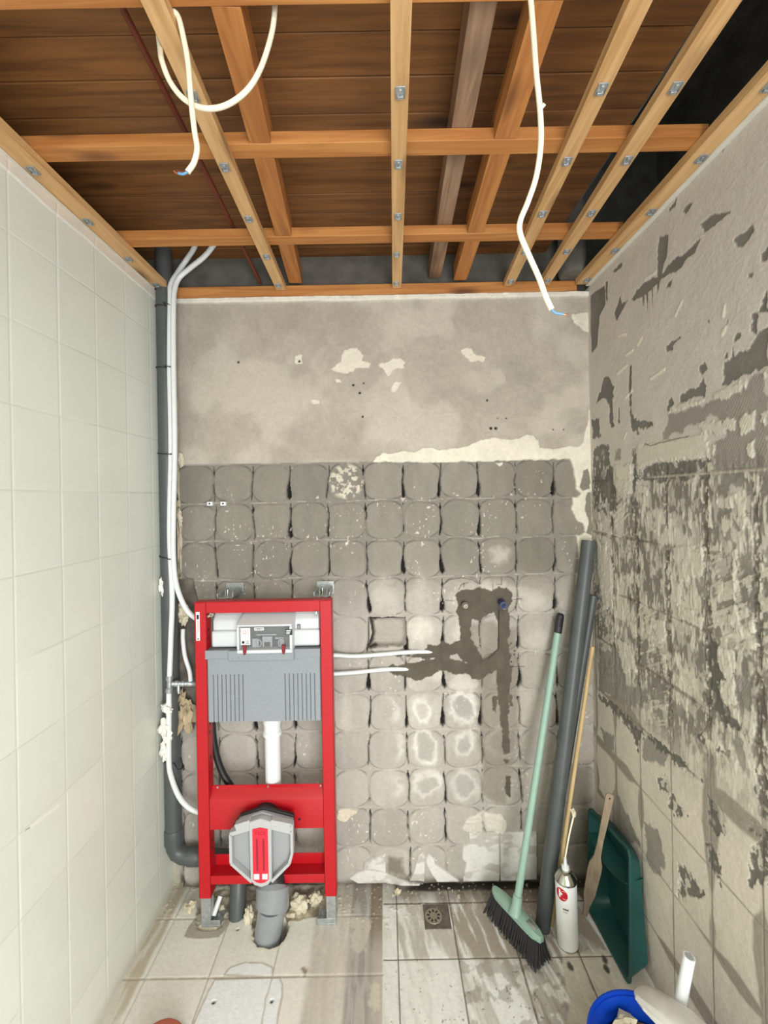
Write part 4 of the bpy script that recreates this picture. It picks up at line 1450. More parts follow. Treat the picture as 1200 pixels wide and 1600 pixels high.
for (px, py, Y, r, sq, lab) in [(388, 1412, 1.600, .022, (.7, .8, 1.5), 'cream foam lump on the floor between the two grey pipes under the red frame'),
                            (468, 1402, 1.640, .028, (1.1, .8, 1.0), 'big cream foam lump right of the shiny drain pipe under the red frame'),
                            (493, 1396, 1.665, .022, (1.1, .8, 1.0), 'cream foam lump behind the right leg of the red frame')]:
    c = atY(px, py, Y)
    c = (c[0], c[1], r * .7)
    mb = MB()
    blob(mb, c, r, px * .17, .30, 4, sq)
    o = mb.build('foam_lump', M['foam'], origin=c, angle=80)
    tag(o, lab, 'foam')
# stained insulation bulging behind the post
mb = MB()
c = atY(291, 1118, 1.700)
blob(mb, c, .034, 3.3, .5, 3, (.9, .7, 1.5))
blob(mb, atY(282, 1092, 1.705), .020, 5.3, .6, 3, (.7, .7, 1.6))
o = mb.build('insulation_lump', M['brown_card'], origin=c, angle=60)
tag(o, 'beige crumpled foam between the grey pipe and the red frame', 'insulation')

# ------------------------------------------------------------------ toilet wall frame with cistern
FY = 1.575
FX0, FX1 = -.684, -.194
t = thing('toilet_frame', 'red steel installation frame with a built-in toilet cistern, standing against the back wall', 'toilet frame', ((FX0 + FX1) / 2, FY + .02, 0))
for (x0, x1) in ((FX0, FX0 + .042), (FX1 - .042, FX1)):
    sgn = 1 if x0 == FX0 else -1
    mb = MB()
    mb.box(x0, x1, FY, FY + .0025, .105, 1.160)
    mb.box(x0, x0 + .0025, FY, FY + .042, .105, 1.160)
    mb.box(x1 - .0025, x1, FY, FY + .042, .105, 1.160)
    mb.box(x0, x1, FY + .0395, FY + .042, .105, 1.160)
    po = mb.build('post', M['red'], t, bevel=.001)
    # holes
    xi = (x1 + .0002) if sgn > 0 else (x0 - .0002)
    for zz in (1.06, 1.03, .72, .69, .60, .30, .275):
        c = Vector((xi, FY + .018, zz))
        R = Matrix.Translation(c) @ Matrix.Rotation(math.radians(90), 4, 'Y')
        MB().lathe([(.0055, -.0005), (.0055, .0006)], mat=R, n=12).build('punched_hole', M['black'], po)
    # legs
    cxm = (x0 + x1) / 2
    mb = MB()
    mb.box(x0 + .004, x1 - .004, FY + .004, FY + .037, .004, .112)
    leg = mb.build('leg', M['galv'], t, bevel=.001)
    mb = MB()
    fx0, fx1 = (x0 + .004, x1 + .03) if sgn > 0 else (x0 - .03, x1 - .004)
    mb.box(fx0, fx1, FY + .002, FY + .062, 0.0005, .006)
    mb.box(fx0, fx1, FY + .002, FY + .005, 0.006, .024)
    ft = mb.build('foot_plate', M['galv'], leg, bevel=.0008)
    mb = MB()
    bx = (x1 + .014) if sgn > 0 else (x0 - .014)
    mb.lathe([(.0085, .006), (.0085, .012), (.005, .012), (.005, .022)], (bx, FY + .034, 0), 6)
    mb.lathe([(.013, .006), (.013, .0075)], (bx, FY + .034, 0), 20)
    mb.build('anchor_bolt', M['galv'], leg)
    # wall bracket on top
    cb = (-.592 if sgn > 0 else -.236)
    mb = MB()
    mb.box(cb - .030, cb + .030, FY + .05, FY + .165, 1.163, 1.166)
    mb.box(cb - .030, cb - .026, FY + .05, FY + .165, 1.163, 1.181)
    mb.box(cb + .026, cb + .030, FY + .05, FY + .165, 1.163, 1.181)
    mb.box(cb - .034, cb + .034, FY + .158, FY + .162, 1.150, 1.200)
    br = mb.build('wall_bracket', M['galv'], t, bevel=.001)
    mb = MB()
    for dx in (-.014, .014):
        mb.lathe([(.007, 1.166), (.007, 1.174), (.004, 1.174), (.004, 1.182)], (cb + dx, FY + .10, 0), 6)
    mb.lathe([(.004, 1.13), (.004, 1.19)], (cb, FY + .08, 0), 10)
    mb.build('bolt', M['chrome'], br)
ix0, ix1 = FX0 + .042, FX1 - .042
# top rail (angle section)
mb = MB()
mb.box(ix0, ix1, FY + .001, FY + .0035, 1.122, 1.160)
mb.box(FX0, FX1, FY + .001, FY + .042, 1.160, 1.1625)
mb.box(ix0, ix1, FY + .0395, FY + .042, 1.122, 1.160)
mb.build('top_rail', M['red'], t, bevel=.0008)
for sx in (ix0 + .020, ix1 - .014):
    mb = MB()
    R = Matrix.Translation(Vector((sx, FY - .002, 1.118))) @ Matrix.Rotation(math.radians(90), 4, 'X')
    mb.lathe([(.007, -.004), (.007, .004), (.003, .004), (.003, .018)], mat=R, n=6)
    if sx < -.5:
        mb.tube([(sx - .012, FY - .004, 1.112), (sx + .010, FY - .004, 1.122)], .005, 8)
    mb.build('rail_screw', M['chrome'], t)
# folded mid panel
mb = MB()
mb.prism([(FY + .030, .483), (FY + .028, .480), (FY + .004, .458), (FY + .001, .452), (FY + .001, .349), (FY + .004, .349), (FY + .004, .450), (FY + .030, .474)], ix0, ix1, 'X')
mb.box(ix0, ix1, FY + .028, FY + .031, .470, .490)
mp_ = mb.build('mid_panel', M['red'], t, bevel=.0006)
for sx in (ix0 + .02, (ix0 + ix1) / 2, ix1 - .012):
    R = Matrix.Translation(Vector((sx, FY + .027, .484))) @ Matrix.Rotation(math.radians(90), 4, 'X')
    MB().lathe([(.0035, -.001), (.0035, .0015)], mat=R, n=12).build('panel_screw', M['galv'], mp_)
R = Matrix.Translation(Vector((-.322, FY + .0005, .382))) @ Matrix.Rotation(math.radians(90), 4, 'X')
mb = MB().lathe([(.0045, -.0005), (.0045, .0008)], mat=R, n=12)
mb.build('panel_hole', M['black'], mp_)
# lower rail: channel
mb = MB()
mb.box(ix0, ix1, FY, FY + .0025, .155, .185)
mb.box(ix0, ix1, FY + .0025, FY + .05, .182, .185)
mb.box(ix0, ix1, FY + .0475, FY + .05, .185, .224)
mb.build('lower_rail', M['red'], t, bevel=.0006)

# cistern (white tank + grey insulation)
cist = MB()
cx0, cx1 = -.630, -.226 + .004
cx1 = FX1 - .044
cx0 = FX0 + .046
cist.box(cx0 + .008, cx1 - .002, FY + .012, FY + .115, .995, 1.055)
tank = cist.build('cistern', M['tank'], t, bevel=.008, segs=3)
mb = MB()
prof = [(FY + .022, 1.050), (FY + .022, 1.088), (FY + .045, 1.118), (FY + .112, 1.120), (FY + .112, 1.050)]
mb.prism(prof, cx0 + .010, cx1 - .004, 'X')
mb.build('cistern_lid', M['tank'], tank, bevel=.007, segs=3)
mb = MB()
mb.box(cx0 + .030, cx0 + .085, FY + .060, FY + .09, 1.115, 1.124)
mb.build('inlet_cover', M['white_plastic'], tank, bevel=.003)
# insulation body: ribbed front
fz0, fz1 = .732, .992
pts2 = []
xs = []
front = FY - .004
poly = [(cx0 - .004, FY + .118)]
poly = [(cx0 - .006, FY + .116), (cx0 - .006, front + .01), (cx0 + .002, front)]
for k in range(8):
    x_ = cx0 + .018 + k * .0150
    poly += [(x_, front), (x_ + .001, front + .006), (x_ + .003, front + .006), (x_ + .004, front)]
for k in range(7, -1, -1):
    x_ = cx1 - .018 - k * .0150
    poly += [(x_ - .004, front), (x_ - .003, front + .006), (x_ - .001, front + .006), (x_, front)]
poly += [(cx1 - .002, front), (cx1 + .001, front + .01), (cx1 + .001, FY + .116)]
mb = MB()
mb.prism(poly, .736, .905, 'Z')
plain = [(cx0 - .006, FY + .116), (cx0 - .006, front + .01), (cx0 + .002, front), (cx1 - .002, front), (cx1 + .001, front + .01), (cx1 + .001, FY + .116)]
mb.prism(plain, .905, .990, 'Z')
ins = mb.build('insulation_body', M['eps'], t, smooth=False)
mb = MB()
mb.box(cx0 + .078, cx1 - .090, front - .012, front + .002, .956, .992)
mb.box(cx0 - .008, cx1 + .001, front - .003, front + .002, .960, .992)
mb.build('insulation_step', M['eps'], ins, bevel=.002)
# inspection box
bx0, bx1 = -.525, -.330
mb = MB()
zb0, zb1 = .986, 1.088
Yf = FY - .030
# frame ring around the window, 4 bars + side walls
mb.box(bx0, bx1, Yf, Yf + .05, zb0, zb0 + .013)
mb.box(bx0, bx1, Yf, Yf + .05, zb1 - .008, zb1)
mb.box(bx0, bx0 + .009, Yf, Yf + .05, zb0 + .013, zb1 - .008)
mb.box(bx1 - .010, bx1, Yf, Yf + .05, zb0 + .013, zb1 - .008)
mb.add([(bx0, Yf, zb1), (bx1, Yf, zb1), (bx1 + .004, FY + .045, 1.126), (bx0 + .012, FY + .045, 1.126), (bx0, FY + .03, zb0), (bx1, FY + .03, zb0)],
       [(0, 1, 2, 3), (0, 3, 4), (1, 5, 2)])
mb.add([(bx0, Yf + .05, zb0), (bx0, Yf + .05, zb1), (bx0 + .012, FY + .045, 1.12), (bx0, FY + .045, zb0)], [(0, 1, 2, 3)])
mb.add([(bx1, Yf + .05, zb0), (bx1, Yf + .05, zb1), (bx1 + .004, FY + .045, 1.12), (bx1, FY + .045, zb0)], [(0, 1, 2, 3)])
ib = mb.build('inspection_box', M['tank'], t, bevel=.003)
mb = MB().box(bx0 + .0092, bx1 - .0102, Yf + .030, Yf + .046, zb0 + .0132, zb1 - .0082)
mb.build('back_panel', M['mech'], ib)
mb = MB()
R90 = Matrix.Rotation(math.radians(90), 4, 'X')
mb.box(-.475, -.452, Yf + .015, Yf + .042, 1.003, 1.034)
mb.box(-.44, -.405, Yf + .018, Yf + .042, 1.003, 1.040)
mb.box(-.395, -.365, Yf + .018, Yf + .042, 1.003, 1.036)
for (xx, zz) in ((-.452, 1.018), (-.372, 1.018)):
    mb.tube([(xx + .010 * math.cos(a), Yf + .014, zz + .013 * math.sin(a)) for a in [k * math.pi / 6 for k in range(12)]], .0025, 6, closed=True)
mb.tube([(-.46, Yf + .02, 1.046), (-.39, Yf + .02, 1.046)], .003, 8)
mb.build('flush_mechanism', M['eps'], ib, bevel=.001)
mb = MB()
mb.box(-.448, -.440, Yf + .016, Yf + .042, 1.01, 1.036)
mb.box(-.401, -.378, Yf + .014, Yf + .042, 1.006, 1.03)
mb.box(-.432, -.412, Yf + .014, Yf + .042, 1.006, 1.02)
mb.build('dark_insert', M['ink'], ib)
mb = MB().box(bx0 + .0092, bx1 - .0102, Yf + .006, Yf + .0075, zb0 + .0132, zb1 - .0082)
mb.build('clear_cover', M['clear'], ib)
for xx in (-.496, -.378 + .018):
    mb = MB()
    mb.box(xx - .0055, xx + .0055, Yf - .006, Yf + .004, zb0 + .004, zb0 + .030)
    mb.box(xx - .0035, xx + .0035, Yf - .008, Yf + .002, zb0 - .001, zb0 + .012)
    mb.build('red_latch', M['red_dark'], ib, bevel=.0015)


def text_mesh(body, size, name, mat, parent, mtx, ext=.0003, align='CENTER', space=1.0):
    cu = bpy.data.curves.new(name, 'FONT')
    cu.body = body
    cu.size = size
    cu.extrude = ext
    cu.align_x = align
    cu.align_y = 'CENTER'
    cu.space_line = space
    tmp = bpy.data.objects.new(name + '_tmp', cu)
    COL.objects.link(tmp)
    dg = bpy.context.evaluated_depsgraph_get()
    me = bpy.data.meshes.new_from_object(tmp.evaluated_get(dg))
    bpy.data.objects.remove(tmp)
    bpy.data.curves.remove(cu)
    org = Vector((0, 0, 0))
    p = parent
    while p is not None:
        org += p.location
        p = p.parent
    me.transform(Matrix.Translation(-org) @ mtx)
    me.materials.clear()
    me.materials.append(mat)
    o = bpy.data.objects.new(name, me)
    COL.objects.link(o)
    o.parent = parent
    return o


RX = Matrix.Rotation(math.radians(90), 4, 'X')


def lblbox(name, x0, x1, y_, z0, z1, mat, parent, th=.0008):
    return MB().box(x0, x1, y_ - th, y_, z0, z1).build(name, M[mat], parent)


# paper label inside the window and small prints
yl_ = Yf + .0055
lb = lblbox('paper_label', -.516 + .004, -.478, yl_, 1.016, 1.075, 'paper', ib)
mb = MB()
for k, (x_, z_) in enumerate([(-.506, 1.066), (-.498, 1.060), (-.490, 1.066)]):
    mb.tube([(x_ + .005 * math.cos(a), yl_ - .001, z_ + .006 * math.sin(a)) for a in [j * math.pi / 4 for j in range(8)]], .0006, 4, closed=True)
mb.tube([(-.508, yl_ - .001, 1.056), (-.484, yl_ - .001, 1.057)], .0006, 4)
mb.build('red_drawing', M['ink_red'], lb)
mb = MB().lathe([(.0050, -.0004), (.0050, .0004)], mat=Matrix.Translation(Vector((-.503, yl_ - .001, 1.025))) @ RX, n=20)
for k in range(4):
    mb.box(-.495, -.482, yl_ - .0012, yl_ - .0008, 1.020 + k * .003, 1.0212 + k * .003)
mb.build('black_stamp', M['ink'], lb)
lb = lblbox('small_label', -.463, -.430, yl_, 1.066, 1.076, 'paper', ib)
mb = MB()
for (a_, b_) in ((-.460, -.457), (-.4555, -.450), (-.449, -.441), (-.4395, -.437), (-.436, -.433)):
    mb.box(a_, b_, yl_ - .0013, yl_ - .0007, 1.0695, 1.0730)
mb.build('dark_print', M['ink'], lb)
ys_ = Yf - .0002
lb = lblbox('barcode_sticker', -.352, -.329, ys_, 1.050, 1.070, 'ink', ib)
mb = MB()
for k in range(3):
    mb.box(-.350, -.338 + k * .002, ys_ - .0012, ys_ - .0008, 1.053 + k * .0055, 1.0555 + k * .0055)
mb.build('pale_lines', M['paper'], lb)
lb = lblbox('barcode', -.322, -.310, FY + .0205, 1.050, 1.072, 'ink', tank)
mb = MB()
for k in range(4):
    mb.box(-.3205, -.3115, FY + .0190, FY + .0196, 1.0535 + k * .0045, 1.0550 + k * .0045)
mb.build('pale_lines', M['paper'], lb)
# sticker on left post
st = lblbox('warning_sticker', FX0 + .006, FX0 + .019, FY - .0001, 1.026, 1.128, 'paper', t)
yy = FY - .0012
mb = MB()
mb.prism([(FX0 + .0085, 1.034), (FX0 + .0165, 1.034), (FX0 + .0125, 1.028)], yy - .0002, yy + .0002, 'Y')
mb.build('arrow_print', M['ink'], st)
MB().box(FX0 + .0085, FX0 + .0165, yy - .0002, yy + .0002, 1.102, 1.118).build('dark_print', M['ink'], st)
mb = MB()
for k in range(7):
    mb.box(FX0 + .0105, FX0 + .0145, yy - .0002, yy + .0002, 1.056 + k * .006, 1.0585 + k * .006)
mb.build('red_print', M['ink_red'], st)

# flush pipe
fx = (atY(425, 1180, FY + .05)[0])
mb = MB()
mb.lathe([(.034, .735), (.034, .700), (.031, .698), (.031, .672), (.0345, .668), (.0345, .655), (.0285, .650), (.0285, .44)], (fx, FY + .062, 0), 28)
mb.build('flush_pipe', M['white_plastic'], t)
# black hose
hz = smooth_path([atY(331, 1118, 1.64), atY(333, 1150, 1.64), atY(338, 1180, 1.64), atY(348, 1208, 1.64), atY(362, 1230, 1.64), atY(378, 1250, 1.64)], 8)
MB().tube(hz, .0125, 14).build('hose', M['black'], t)

# protective outlet cap
c0 = atY(411, 1320, FY - .055)
gx, gz = c0[0], c0[2]


def cap_poly(s, dx=0, dz=0):
    pts = [(-.108, .058), (-.082, .094), (.0, .118), (.088, .094), (.108, .088), (.110, -.010), (.098, -.045), (.034, -.108), (.016, -.120), (-.008, -.120), (-.030, -.108), (-.100, -.048), (-.108, -.035)]
    return [(gx + dx + p[0] * s, gz + dz + p[1] * s) for p in pts]


mb = MB()
mb.prism(cap_poly(.98), FY - .060, FY - .045, 'Y')
cap = mb.build('outlet_cap', M['cap_grey'], t, bevel=.003)
# raised rims (two windows recessed): build rim bars
mb = MB()
P = cap_poly(1.0)


def rimbar(a, b, w_=.010, y0=FY - .084, y1=FY - .0605):
    a, b = Vector((a[0], 0, a[1])), Vector((b[0], 0, b[1]))
    d = (b - a).normalized()
    n_ = Vector((d.z, 0, -d.x)) * w_ / 2
    vs = [a - n_, b - n_, b + n_, a + n_]
    mb.add([(v.x, y0, v.z) for v in vs] + [(v.x, y1, v.z) for v in vs], [(0, 1, 2, 3), (7, 6, 5, 4), (0, 4, 5, 1), (1, 5, 6, 2), (2, 6, 7, 3), (3, 7, 4, 0)])


L = [(gx - .102, gz + .058), (gx - .102, gz - .040), (gx - .032, gz - .104)]
rimbar(L[0], L[1])
rimbar(L[1], L[2])
rimbar((gx - .104, gz + .058), (gx - .034, gz + .078), .014)
Rr = [(gx + .105, gz + .088), (gx + .105, gz - .010), (gx + .095, gz - .045), (gx + .034, gz - .104)]
rimbar((gx - .034, gz + .095), (gx - .085, gz + .080), .022)
mb.build('raised_rim', M['cap_rim'], cap, bevel=.0015)
mb = MB()
rimbar(Rr[0], Rr[1])
rimbar(Rr[1], Rr[2])
rimbar(Rr[2], Rr[3])
rimbar((gx + .034, gz + .080), (gx + .104, gz + .062), .014)
rimbar((gx + .034, gz + .095), (gx + .104, gz + .080), .022)
mb.build('raised_rim', M['cap_rim'], cap, bevel=.0015)
mb = MB()
cen = [(gx - .038, gz + .100), (gx, gz + .112), (gx + .038, gz + .100), (gx + .036, gz - .095), (gx + .024, gz - .112), (gx, gz - .120), (gx - .024, gz - .112), (gx - .036, gz - .095)]
mb.prism(cen, FY - .086, FY - .0605, 'Y')
mb.build('centre_block', M['cap_rim'], cap, bevel=.003)
mb = MB()
rs_ = [(gx - .026, gz + .078), (gx, gz + .083), (gx + .026, gz + .078), (gx + .026, gz - .092), (gx + .014, gz - .101), (gx, gz - .104), (gx - .014, gz - .101), (gx - .026, gz - .092)]
mb.prism(rs_, FY - .088, FY - .0862, 'Y')
M['red_strip'] = mat_plain('red_label_strip', (222, 36, 58), 0.5, noise=0.03)
rstrip = mb.build('red_strip', M['red_strip'], cap)
mb = MB()
for dx in (-.011, .011):
    mb.box(gx + dx - .0035, gx + dx + .0035, FY - .0886, FY - .0881, gz - .062, gz + .046)
mb.build('dark_groove', M['ink_dkred'], rstrip)
text_mesh('TECE', .016, 'lettering', M['ink_dkred'], rstrip, Matrix.Translation(Vector((gx, FY - .0885, gz + .064))) @ RX)
for dx in (-.014, .014):
    lblbox('white_square', gx + dx - .009, gx + dx + .009, FY - .0881, gz - .090, gz - .072, 'paper', rstrip)
# black socket behind the cap
mb = MB()
mb.prism(cap_poly(.97, .0, .006), FY - .044, FY - .030, 'Y')
R = Matrix.Translation(Vector((gx + .004, FY - .05, gz + .06))) @ RX
mb.lathe([(.046, -.048), (.046, .0)], mat=Matrix.Translation(Vector((gx + .0, FY - .043, gz + .062))) @ RX, n=32)
mb.build('outlet_shell', M['black_shell'], t, bevel=.002)
dxp = atY(424, 1385, 1.56)[0]
mb = MB()
mb.tube([(gx + .006, FY + .02, .25), (gx + .004, 1.60, .20), (dxp, 1.585, .168), (dxp, 1.580, .147)], .046, 28)
mb.build('outlet_bend', M['black_shell'], t)

# grey drain elbow into the floor
t2 = thing('drain_pipe', 'shiny grey drain pipe bending into the broken floor below the red frame', 'pipe', (dxp - .01, 1.53, 0))
MB().tube([(dxp, 1.580, .145), (dxp, 1.579, .144), (dxp, 1.570, .085), (dxp - .001, 1.568, .080)], [.052, .0585, .0585, .0565], 32).build('socket', M['pvc'], t2)
el = smooth_path([(dxp - .001, 1.567, .085), (dxp - .004, 1.566, .055), (dxp - .010, 1.566, .022), (dxp - .014, 1.562, -.004), (dxp - .018, 1.556, -.030)], 5)
MB().tube(el, .0475, 32).build('elbow', M['pvc'], t2)
# white conduit stub at left foot
c = atY(333, 1425, 1.59)
mb = MB()
mb.tube([(c[0] + .012, 1.63, .065), (c[0] - .002, 1.60, .022)], .0085, 14, caps=True)
o = mb.build('tube_stub', M['white_tube'], origin=(c[0], 1.60, .0))
tag(o, 'short white tube stub in the floor beside the left foot of the red frame', 'tube')

# rubble crumbs beside the frame feet
k = 0
for (px, py, r, lab) in [(298, 1418, .016, 'cream mortar lump on the floor left of the left frame foot'), (345, 1420, .010, 'small mortar crumb between the left foot and the small grey pipe'),
                         (470, 1412, .016, 'cream mortar lump on the broken edge right of the drain pipe'), (455, 1430, .011, 'small mortar crumb at the hole edge beside the drain pipe'),
                         (620, 1380, .010, 'small brown stone at the foot of the back wall under the broken white tiles')]:
    p_ = atZ(px, py, .004)
    mb = MB()
    blob(mb, (p_[0], min(p_[1], 1.70), r * .7), r, px * .37, .5, 2, (1.2, 1, .9))
    o = mb.build('mortar_lump', M['rubble_a'], origin=(p_[0], p_[1], 0), angle=30)
    tag(o, lab, 'rubble')

# ------------------------------------------------------------------ shower pipes and stubs in the wall
for (y1_, y2_, x2, lab, mk) in [(1024, 1019, 636, 'upper white tube crossing from the red frame into the wall cement', 0), (1053, 1046, 600, 'lower white tube crossing from the red frame into the wall cement', 1)]:
    pts = [atY(500, y1_, 1.700), atY(525, y1_ - .3, 1.715), atY(560, y1_ + (1 if mk == 0 else -3), 1.722), atY(x2, y2_, 1.731), atY(x2 + 40, y2_ - 1, 1.748)]
    o = MB().tube(smooth_path(pts, 6), .0080, 14).build('water_tube', M['white_tube'], origin=pts[0])
    tag(o, lab, 'tube', 'white water tubes')
c = Vector(atY(726, 945, D))
t = thing('wall_connection', 'capped metal tap connection in the dark cement, left of the blue plug', 'pipe fitting', tuple(c), 'tap connections')
R = Matrix.Translation(Vector((c.x, D - .004, c.z))) @ RX
MB().lathe([(.0145, -.01), (.0145, .010), (.012, .012)], mat=R, n=24, cap1=True).build('collar', M['drainmetal'], t)
MB().lathe([(.0085, .012), (.0085, .020), (.005, .020), (.005, .015)], mat=R, n=18).build('socket_screw', M['galv_dark'], t)
c = Vector(atY(783, 942, D))
t = thing('wall_connection', 'tap connection in the dark cement with a blue hollow plug sticking out', 'pipe fitting', tuple(c), 'tap connections')
q0 = Vector((c.x, D - .002, c.z + .004))
q1 = Vector(atY(787, 946, D - .045))
dv = (q1 - q0)
MB().tube([q0, q1, q1, q1 - dv * .8], [.0135, .0135, .0095, .0095], 24, caps=False).build('plug', M['navy'], t)
MB().tube([q1 + dv * .0, q1 + dv * .04], [.0142, .0142], 24, caps=False).build('plug_rim', M['wire_blue'], t)
MB().tube([q1 - dv * .8, q1 - dv * .78], .0095, 24).build('plug_bottom', M['black'], t)
# two wall plugs left
for (px, py, lab) in [(328, 787, 'white wall plug in a mortar joint, left one of a pair'), (349, 787, 'white wall plug in a mortar joint, right one of a pair')]:
    c = Vector(atY(px, py, D))
    t = thing('wall_plug', lab, 'wall plug', (c.x, D, c.z), 'white wall plugs')
    MB().box(c.x - .0105, c.x + .0105, D - .004, D + .014, c.z - .008, c.z + .008).build('collar', M['white_plastic'], t, bevel=.001)
    MB().lathe([(.0035, -.0003), (.0035, .0008)], mat=Matrix.Translation(Vector((c.x, D - .0045, c.z))) @ RX, n=14).build('screw_hole', M['black'], t)

# ------------------------------------------------------------------ floor drain
x0, x1, y0, y1 = .118, .212, 1.556, 1.650
t = thing('floor_drain', 'dark metal square floor drain cover near the back wall', 'drain', ((x0 + x1) / 2, (y0 + y1) / 2, 0))
fr = MB()
fr.box(x0, x1, y0, y1, -.002, .0022)
pl = fr.build('cover_plate', M['drainmetal'], t, bevel=.0008)
mb = MB()
ccx, ccy = (x0 + x1) / 2 - .012, (y0 + y1) / 2
mb.lathe([(.031, .0022), (.030, .0036)], (ccx, ccy, 0), 32)
grt = mb.build('grate_disc', M['galv_dark'], t)
mb = MB()
for k in range(9):
    a = k * 2 * math.pi / 9
    mb.box(-.0032, .0032, .014, .024, .0036, .0040, Matrix.Translation(Vector((ccx, ccy, 0))) @ Matrix.Rotation(a, 4, 'Z'))
mb.build('slot', M['black'], grt)

# ------------------------------------------------------------------ broom
e1 = Vector(atZ(771, 1384, .088))
e2 = Vector(atZ(847, 1464, .088))
mid = (e1 + e2) / 2
t = thing('broom', 'pale green broom with black bristles leaning against the back wall', 'broom', (mid.x, mid.y, 0))
d = (e2 - e1)
L_ = d.length
d.normalize()
n_ = Vector((-d.y, d.x, 0))
if n_.y > 0:
    n_ = -n_
FRM = Matrix(((d.x, n_.x, 0, mid.x), (d.y, n_.y, 0, mid.y), (0, 0, 1, 0), (0, 0, 0, 1)))
mb = MB()
n = 24
rows = []
for k in range(n + 1):
    s = -L_ / 2 + L_ * k / n
    f = min(1, math.sqrt(max(0, 1 - (abs(2 * s / L_)) ** 6)))
    wdt = .0215 * max(f, .35)
    zt = .088 + .006 * (1 - (2 * s / L_) ** 2)
    rows.append([(s, -wdt, .070), (s, -wdt, zt - .007), (s, -wdt * .6, zt), (s, wdt * .6, zt), (s, wdt, zt - .007), (s, wdt, .070)])
o_ = len(mb.v)
for r_ in rows:
    for p in r_:
        mb.v.append(tuple(FRM @ Vector(p)))
for k in range(n):
    for j in range(6):
        a = o_ + k * 6 + j
        b = o_ + k * 6 + (j + 1) % 6
        mb.f.append((a, b, b + 6, a + 6))
mb.f.append(tuple(o_ + j for j in range(6)))
mb.f.append(tuple(o_ + n * 6 + j for j in range(6))[::-1])
head = mb.build('broom_head', M['mint'], t)
hb = Vector(atZ(806, 1422, .094))
ht = Vector(atY(876, 958, D - .028))
hd = (ht - hb).normalized()
MB().tube([hb - hd * .012, hb + hd * .01, hb + hd * .045, hb + hd * .046], [.024, .017, .0155, .0125], 20).build('handle_socket', M['mint'], head)
# bristles: tufts
mb = MB()
rnd = random.Random(3)
for i in range(34):
    for j in range(5):
        s = (-L_ / 2 + .006) + (L_ - .012) * i / 33
        q = -.016 + .008 * j
        fx_, fy_ = s * 1.13, q * 2.3 + .004
        top = FRM @ Vector((s, q, .072))
        for b_ in range(3):
            bot = FRM @ Vector((fx_ + rnd.uniform(-.004, .004), fy_ + rnd.uniform(-.006, .006), rnd.uniform(.001, .006)))
            mid_ = top.lerp(bot, .5) + (FRM.to_3x3() @ Vector((rnd.uniform(-.001, .001), q * -.15, 0)))
            mb.tube([top, mid_, bot], [.0024, .0026, .0012], 5)
mb.build('bristles', M['bristle'], t)['kind'] = 'stuff'
hs0 = hb + hd * .045
tl_ = (ht - hs0).length
MB().tube([hs0, ht - hd * .075], .0125, 20).build('handle', M['mint'], t)
grip = MB().tube([ht - hd * .076, ht - hd * .074, ht - hd * .012, ht - hd * .004, ht], [.0132, .0145, .0145, .012, .007], 20).build('hanging_cap', M['black_shell'], t)
side = Vector((0, -1, 0))
ca = ht - hd * .050 + side * .0135
cb2 = ht - hd * .018 + side * .0135
MB().tube([ca, cb2], .004, 10).build('hanging_hole', M['ink'], grip)
# sticker on head
lab = MB()
lab.add([tuple(FRM @ Vector(p)) for p in [(.050, -.010, .0936), (.085, -.010, .0916), (.085, .008, .0916), (.050, .008, .0936)]], [(0, 1, 2, 3)])
M['grey_label'] = mat_plain('worn_label', (150, 150, 146), 0.6, noise=0.3, nscale=200)
o = lab.build('worn_sticker', M['grey_label'], head)
md = o.modifiers.new('solid', 'SOLIDIFY')
md.thickness = .0006

# ------------------------------------------------------------------ loose pipes and stick in the corner
a = Vector((.530, 1.552, .001))
b = Vector(atY(920, 845, 1.694))


def hollow(name, a, b, r, mat, label, cat, group=None):
    d = (b - a).normalized()
    mb = MB()
    mb.tube([a, b, b, b - d * .06], [r, r, r * .86, r * .86], 28, caps=False)
    mb.tube([a, a + d * .002], r, 28)
    mb.tube([b - d * .062, b - d * .058], r * .87, 28)
    o = mb.build(name, M[mat], origin=tuple(a))
    tag(o, label, cat, group)
    return o


hollow('loose_pipe', a, b, .0255, 'pvc_dark', 'thick grey plastic pipe leaning in the right corner behind the broom', 'pipe', 'loose grey pipes in the corner')
hollow('loose_pipe', Vector((.575, 1.655, .001)), Vector(atY(927, 930, 1.688)), .016, 'pvc_dark', 'thinner grey plastic pipe leaning in the right corner, right of the thick one', 'pipe', 'loose grey pipes in the corner')
a = Vector(atZ(862, 1446, .001))
b = Vector(atY(926, 1010, 1.665))
o = MB().tube([a, b], .0075, 16).build('wooden_stick', M['stick'], origin=tuple(a))
tag(o, 'thin light wooden stick leaning in the right corner beside the grey pipes', 'stick')

# ------------------------------------------------------------------ spray foam can
c = Vector(atZ(887, 1474, 0))
t = thing('spray_can', 'white expanding foam spray can with a long straw, standing on the floor', 'spray can', tuple(c))
lean = Matrix.Translation(c) @ Matrix.Rotation(math.radians(-1.5), 4, 'Y') @ Matrix.Rotation(math.radians(2.0), 4, 'X')
MB().lathe([(.0315, .0012), (.0345, .004), (.0345, .226)], mat=lean, n=40).build('can_body', M['paper'], t)
MB().lathe([(.0350, .2), (.0350, .2)], mat=lean, n=8) if False else None
MB().lathe([(.0352, .226), (.0355, .230), (.034, .233), (.030, .239), (.022, .252), (.0175, .255), (.0175, .262), (.012, .263)], mat=lean, n=40).build('can_dome', M['chrome'], t)
MB().lathe([(.0352, .0005), (.0352, .0045), (.0342, .005)], mat=lean, n=40).build('bottom_rim', M['chrome'], t)
noz = MB().lathe([(.0125, .262), (.0125, .272), (.006, .276), (.0045, .300)], mat=lean, n=16).build('nozzle', M['white_plastic'], t)
